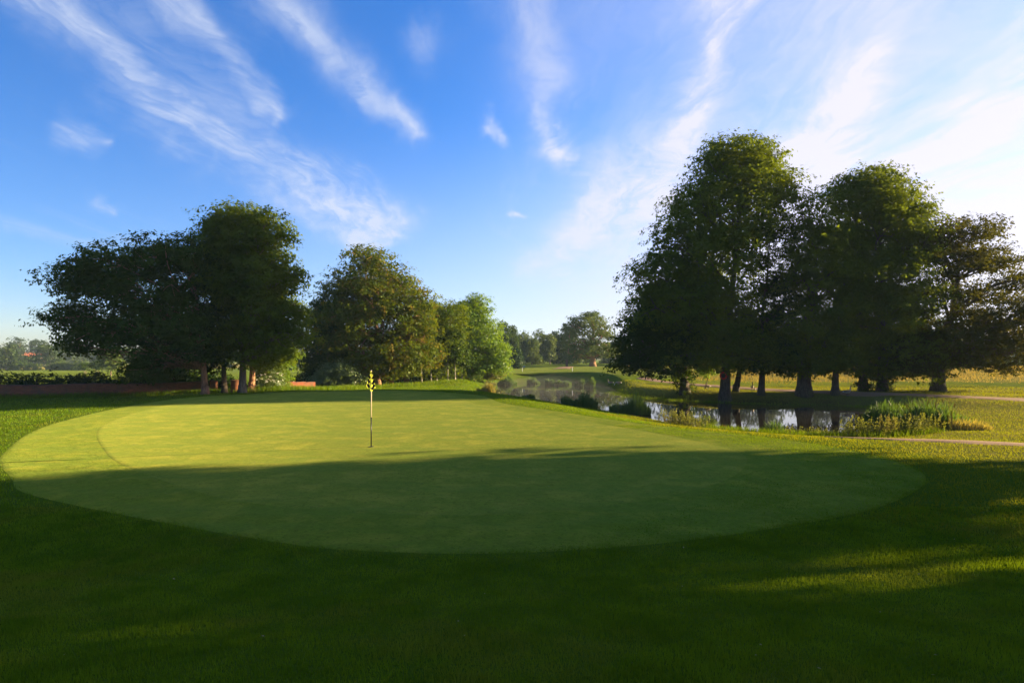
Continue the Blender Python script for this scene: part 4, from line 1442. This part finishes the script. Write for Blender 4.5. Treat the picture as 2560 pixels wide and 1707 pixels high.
verge([(-38, 37.0), (-30, 39.4), (-23.5, 42.2), (-20, 42.6)], 6000, 0.30, 0.016, 411, 'uncut grass along the foot of the low brick wall', 0.3)
verge([(-19.5, 43.5), (-17.5, 46), (-15.5, 50), (-14, 58), (-9.5, 64), (-5, 69)], 9000, 0.42, 0.02, 412, 'uncut grass at the edge of the grove behind the green', 0.8)
verge([(10.5, 60), (11.2, 53), (14, 47.2), (19, 43.0), (24.5, 41.2), (25.8, 36), (22.8, 30)], 9000, 0.30, 0.018, 413, 'uncut grass along the shaded far shore of the pond', 0.45)
verge([(9.4, 26.8), (11, 24.4), (13.2, 23.7), (16, 24.2), (18.5, 25.3)], 5000, 0.28, 0.010, 414, 'uncut grass along the near shore of the pond', 0.3)

# ------------------------------------------------------------------ flag and hole
fx, fy = X(928, 16.0), 16.0
fz = h1(fx, fy) + 0.022
flag = empty('golf_flag', (fx, fy, fz))
tag(flag, 'flagstick with a limp black and yellow checked flag on the green', 'golf flag')
mb = MB(); mb.tube([(0, 0, 0.0), (0, 0, 0.83)], [0.016, 0.016], 12)
mb.build('lower_pole', simple('black_pole', (0.012, 0.012, 0.014), 0.4), flag, True)
mb = MB(); mb.tube([(0, 0, 0.831), (0, 0, 2.13), (0, 0, 2.15)], [0.016, 0.015, 0.008], 12)
mb.build('upper_pole', simple('cream_pole', (0.78, 0.62, 0.42), 0.4, 0.05), flag, True)
# draped cloth
NZ, NT = 40, 48
vs, uv = [], []
for j in range(NZ + 1):
    s_ = j / NZ
    hw = 0.012 + 0.125 * (s_ ** 0.85)
    for i in range(NT + 1):
        t = i / NT * 2 - 1
        xo = t * hw + 0.008 * math.sin(5 * s_)
        yo = -0.024 - 0.040 * s_ * math.cos(t * 3.4) - 0.012 * s_ * math.sin(8 * t + 2 * s_)
        drop = 0.55 - 0.10 * abs(t) ** 1.5 * (1.5 if t < 0 else 0.5) + 0.03 * math.sin(6 * t)
        vs.append((xo, yo, 2.13 - s_ * drop))
        uv.append((t * hw, s_ * 0.55))
q = [(j * (NT + 1) + i, j * (NT + 1) + i + 1, (j + 1) * (NT + 1) + i + 1, (j + 1) * (NT + 1) + i) for j in range(NZ) for i in range(NT)]
m, b = mat('checked_flag_cloth')
uvc = b.new('ShaderNodeTexCoord').outputs['UV']
ux, uy, _ = b.sep(uvc)
pz_ = 0.135
ca1 = b.m('FLOOR', b.div(b.add(b.add(ux, uy), pz_ * 0.5), pz_))
ca2 = b.m('FLOOR', b.div(b.add(b.sub(ux, uy), pz_ * 0.5 + pz_ * 8), pz_))
par = b.m('MODULO', b.add(b.add(ca1, ca2), 40.0), 2.0)
c = b.mix(b.m('GREATER_THAN', par, 0.5), (0.72, 0.74, 0.09), (0.016, 0.012, 0.018))
dif = b.new('ShaderNodeBsdfDiffuse'); b.put(dif.inputs[0], c)
tr = b.new('ShaderNodeBsdfTranslucent'); b.put(tr.inputs[0], c)
mx = b.new('ShaderNodeMixShader'); mx.inputs[0].default_value = 0.4
b.nt.links.new(dif.outputs[0], mx.inputs[1]); b.nt.links.new(tr.outputs[0], mx.inputs[2])
b.nt.links.new(mx.outputs[0], b.out.inputs['Surface'])
fl = np_obj('flag_cloth', np.array(vs), np.array(q), m, flag, True, np.array(uv))
fl['label'] = 'limp flag of black and yellow diamonds'
hole = empty('golf_hole', (fx, fy, fz))
tag(hole, 'dark cup in the green at the foot of the flagstick', 'golf hole')
mb = MB(); mb.tube([(0, 0, 0.002), (0, 0, 0.006)], [0.075, 0.07], 24)
mb.build('cup', simple('cup_shadow', (0.006, 0.008, 0.004), 0.9), hole)
n = 24
vs = [(r_ * math.cos(2 * math.pi * i / n), r_ * math.sin(2 * math.pi * i / n), z_) for r_, z_ in ((0.078, 0.001), (0.082, 0.008), (0.072, 0.009)) for i in range(n)]
q = [(k * n + i, k * n + (i + 1) % n, (k + 1) * n + (i + 1) % n, (k + 1) * n + i) for k in range(2) for i in range(n)]
np_obj('rim', np.array(vs), np.array(q), simple('cup_rim', (0.10, 0.12, 0.06), 0.8), hole)

# ------------------------------------------------------------------ life ring on the tree
lx_, ly_ = X(1808, 45.5), 45.46
lz_ = Z(939, 45.5)
bpy.ops.mesh.primitive_torus_add(major_radius=0.25, minor_radius=0.06, major_segments=32, minor_segments=12)
ring = bpy.context.object
ring.name = ring.data.name = 'life_ring'
ring.location = (lx_, ly_, lz_)
ring.rotation_euler = (R(84), 0, R(4))
ring.data.materials.append(simple('red_plastic', (0.55, 0.025, 0.015), 0.45, 0.1))
for p_ in ring.data.polygons:
    p_.use_smooth = True
M['rope'] = simple('rope', (0.25, 0.2, 0.15))
tag(ring, 'red life ring hanging on the trunk of the tallest tree', 'life ring')
for k in range(4):
    mb = MB()
    a = k * math.pi / 2 + 0.78
    mb.tube([(0.18 * math.cos(a), 0.18 * math.sin(a), 0.0), (0.21 * math.cos(a), 0.21 * math.sin(a), 0.063), (0.25 * math.cos(a), 0.25 * math.sin(a), 0.068), (0.30 * math.cos(a), 0.30 * math.sin(a), 0.05), (0.318 * math.cos(a), 0.318 * math.sin(a), 0.0)],
            [0.012] * 5, 5)
    mb.build('rope_loop', M['rope'], ring)

# ------------------------------------------------------------------ geese
def goose(label, x, y, rz, head_up=True, s=1.0, name='goose', dark=True):
    root = empty(name, (x, y, max(h1(x, y), WATER_Z)), rz)
    root.scale = (s, s, s)
    tag(root, label, 'goose', 'waterfowl on the pond bank')
    # spine rings: (x, z, half width, half height)
    sp = [(-0.42, 0.36, 0.01, 0.012), (-0.34, 0.36, 0.05, 0.035), (-0.22, 0.36, 0.10, 0.09), (-0.05, 0.35, 0.135, 0.125), (0.12, 0.36, 0.125, 0.12), (0.23, 0.40, 0.085, 0.09)]
    if head_up:
        sp += [(0.28, 0.48, 0.048, 0.052), (0.29, 0.58, 0.034, 0.036), (0.295, 0.68, 0.030, 0.032), (0.31, 0.76, 0.034, 0.036), (0.345, 0.795, 0.038, 0.038), (0.39, 0.79, 0.030, 0.028), (0.43, 0.775, 0.016, 0.015), (0.47, 0.765, 0.006, 0.006)]
    else:
        sp += [(0.31, 0.40, 0.048, 0.05), (0.38, 0.34, 0.034, 0.036), (0.43, 0.25, 0.030, 0.032), (0.46, 0.17, 0.034, 0.036), (0.48, 0.12, 0.036, 0.038), (0.50, 0.075, 0.028, 0.026), (0.515, 0.035, 0.014, 0.014), (0.525, 0.005, 0.005, 0.005)]
    n = 12
    vs = []
    for i, (px_, pz_, w_, h_) in enumerate(sp):
        a_, b_ = sp[max(i - 1, 0)], sp[min(i + 1, len(sp) - 1)]
        tx_, tz_ = b_[0] - a_[0], b_[1] - a_[1]
        l_ = math.hypot(tx_, tz_)
        nx_, nz_ = -tz_ / l_, tx_ / l_
        for k in range(n):
            an = 2 * math.pi * k / n
            vs.append((px_ + nx_ * math.sin(an) * h_, math.cos(an) * w_, pz_ + nz_ * math.sin(an) * h_))
    q = [(i * n + k, i * n + (k + 1) % n, (i + 1) * n + (k + 1) % n, (i + 1) * n + k) for i in range(len(sp) - 1) for k in range(n)]
    o = np_obj('body', np.array(vs), np.array(q), M['goose'], root, True)
    bm = bmesh.new(); bm.from_mesh(o.data)
    bmesh.ops.holes_fill(bm, edges=bm.edges); bmesh.ops.recalc_face_normals(bm, faces=bm.faces); bm.to_mesh(o.data); bm.free()
    for sy in (-1, 1):
        mb = MB()
        vs = []
        for t in np.linspace(0, 1, 7):
            vs.append((0.16 - 0.52 * t, sy * (0.10 + 0.045 * math.sin(math.pi * t) ** 0.7 - 0.07 * t), 0.42 - 0.02 * t, 0.10 * math.sin(math.pi * (0.15 + 0.8 * t))))
        for p0 in vs:
            mb.v += [(p0[0], p0[1], p0[2] + p0[3] * 0.5), (p0[0], p0[1] + sy * 0.02, p0[2]), (p0[0], p0[1], p0[2] - p0[3] * 0.7)]
        for i in range(6):
            for k in range(2):
                mb.f.append((i * 3 + k, i * 3 + k + 1, (i + 1) * 3 + k + 1, (i + 1) * 3 + k))
        mb.build('wing', M['goose_wing'], root, True)
        mb = MB()
        mb.tube([(0.0, sy * 0.06, 0.27), (-0.01, sy * 0.06, 0.13), (0.0, sy * 0.06, 0.012)], [0.025, 0.013, 0.012], 6)
        mb.tube([(-0.01, sy * 0.06, 0.012), (0.05, sy * 0.065, 0.010), (0.09, sy * 0.07, 0.006)], [0.014, 0.026, 0.030], 6)
        mb.build('leg', M['goose_leg'], root, True)
    return root


m, b = mat('goose_plumage')
o_ = b.obj()
gx_, gy_, gz_ = b.sep(o_)
c = b.mix(b.ramp(gx_, -0.1, 0.25), (0.14, 0.11, 0.085), (0.30, 0.26, 0.21))
c = b.mix(b.ramp(gz_, 0.27, 0.33, 1, 0), c, (0.5, 0.46, 0.4))
c = b.mix(b.ramp(gx_, -0.36, -0.30, 1, 0), c, (0.75, 0.72, 0.66))
c = b.mix(b.m('MULTIPLY', b.ramp(gx_, 0.26, 0.30), b.ramp(gz_, 0.42, 0.50)), c, (0.02, 0.018, 0.018))
principled(b, c, 0.8, spec=0.2)
M['goose'] = m
M['goose_wing'] = simple('wing_feathers', (0.15, 0.115, 0.085), 0.8, 0.35, 14)
M['goose_leg'] = simple('goose_legs', (0.05, 0.04, 0.035), 0.6)


def bank(u, v, Y0=46.0):
    """a point on the ground seen at (u, v)"""
    Y = Y0
    for _ in range(40):
        Y = 0.5 * Y + 0.5 * (CZ - h1(X(u, Y), Y)) * F / (v - V0)
    return X(u, Y), Y


gx1, gy1 = bank(1526, 963, 62)
goose('goose with its neck up, left of the pair on the far sunlit bank', gx1, gy1, R(168))
gx1, gy1 = bank(1546, 964, 62)
goose('goose stooping to graze, right of the pair on the far sunlit bank', gx1, gy1, R(185), False)
gx1, gy1 = bank(1881, 977, 47)
goose('goose standing upright between two trunks on the far bank', gx1, gy1, R(250))
gx1, gy1 = bank(1887, 978, 46)
goose('small gosling beside the upright goose between the trunks', gx1, gy1, R(240), True, 0.5)
gx1, gy1 = bank(2118, 986, 44)
goose('pale-breasted goose in the shade right of the slim bare trunk', gx1, gy1, R(10), True, 1.0)
gx1, gy1 = bank(1770, 986, 44)
goose('goose resting in the shade left of the life ring tree', gx1, gy1, R(200), False, 0.8)
gx1, gy1 = bank(1817, 989, 44)
goose('goose feeding in the shade below the life ring tree', gx1, gy1, R(20), False, 0.8)

# ------------------------------------------------------------------ small course furniture
white = simple('white_paint', (0.75, 0.74, 0.70), 0.5, 0.05)
dark = simple('dark_timber', (0.07, 0.05, 0.035), 0.8, 0.3)
gx1, gy1 = bank(1417, 917, 135)
bx_ = empty('course_post', (gx1, gy1, h1(gx1, gy1)))
tag(bx_, 'dark post at the top of the far brown path', 'post')
mb = MB(); mb.box((0, 0, 0.75), (0.5, 0.4, 1.7)); mb.build('post', dark, bx_)
mb = MB(); mb.box((0, 0, 1.68), (0.7, 0.55, 0.12), 0, 0.8); mb.build('cap', dark, bx_)
gx1, gy1 = bank(1310, 925, 115)
bx_ = empty('tee_marker', (gx1, gy1, h1(gx1, gy1)))
tag(bx_, 'small blue tee marker post on the far fairway', 'marker')
mb = MB(); mb.box((0, 0, 0.25), (0.12, 0.12, 0.55)); mb.build('post', dark, bx_)
mb = MB(); mb.box((0, 0, 0.62), (0.42, 0.12, 0.22)); mb.build('sign_plate', simple('blue_paint', (0.10, 0.16, 0.28), 0.5), bx_)
for u, v, lb in ((1306, 951, 'thin white stake on the far shore between the left reed beds'), (1431, 956, 'thin white stake on the far shore between the right reed beds')):
    gx1, gy1 = bank(u, v, 95)
    s0 = empty('marker_stake', (gx1, gy1, h1(gx1, gy1)))
    tag(s0, lb, 'stake', 'white stakes on the far shore')
    mb = MB(); mb.tube([(0, 0, -0.1), (0, 0, 0.75)], [0.045, 0.04], 6); mb.build('shaft', white, s0)
    mb = MB(); mb.tube([(0, 0, 0.751), (0, 0, 0.80)], [0.05, 0.012], 6); mb.build('tip', dark, s0)

# ------------------------------------------------------------------ air
def volume(name, density, color, aniso=0.3):
    m, b = mat(name)
    pv = b.new('ShaderNodeVolumePrincipled')
    pv.inputs['Color'].default_value = (*color, 1)
    pv.inputs['Density'].default_value = density
    pv.inputs['Anisotropy'].default_value = aniso
    b.nt.links.new(pv.outputs[0], b.out.inputs['Volume'])
    return m


mb = MB()
mb.box((0, 240, 17.5), (1100, 640, 42))
hz = mb.build('haze', volume('haze_air', 0.00022, (0.62, 0.82, 1.0), 0.0))
tag(hz, 'thin morning haze over the fields', kind='stuff')

# wisps of mist lying on the far water
bm = bmesh.new()
bmesh.ops.create_icosphere(bm, subdivisions=4, radius=1.0)
for v_ in bm.verts:
    x_, y_, z_ = v_.co
    k = 1 + 0.10 * math.sin(5 * x_ + 3 * y_) + 0.08 * math.sin(7 * y_ + 2)
    v_.co = (4.6 + x_ * 7.2 * k, 68 + y_ * 22 * k, -0.62 + z_ * 1.25 * (k + 0.25 * math.sin(9 * y_ + 4 * x_)))
me = bpy.data.meshes.new('mist')
bm.to_mesh(me); bm.free()
me.materials.append(volume('mist_air', 0.0014, (0.95, 0.93, 0.95), 0.3))
tag(link(bpy.data.objects.new('mist', me)), 'thin mist rising off the far end of the pond', kind='stuff')

# a few fallen leaves and petals on the turf
rs = np.random.default_rng(77)
n = 45
yy_ = 3.0 + 17 * rs.random(n) ** 1.6
xx_ = (rs.random(n) * 2 - 1) * yy_ * 0.85
P = np.column_stack([xx_, yy_, H(xx_, yy_) + 0.03])
Nv = np.column_stack([rs.normal(size=n) * 0.3, rs.normal(size=n) * 0.3, np.ones(n)])
Nv /= np.linalg.norm(Nv, axis=1)[:, None]
v, f = leaf_quads(P, Nv, 0.014 + 0.016 * rs.random(n), rs, 0.6)
tag(np_obj('fallen_leaves', v, f, simple('fallen_leaf', (0.34, 0.24, 0.13), 0.8, 0.6, 0.9)), 'few small pale fallen leaves scattered over the turf', 'leaves', kind='stuff')
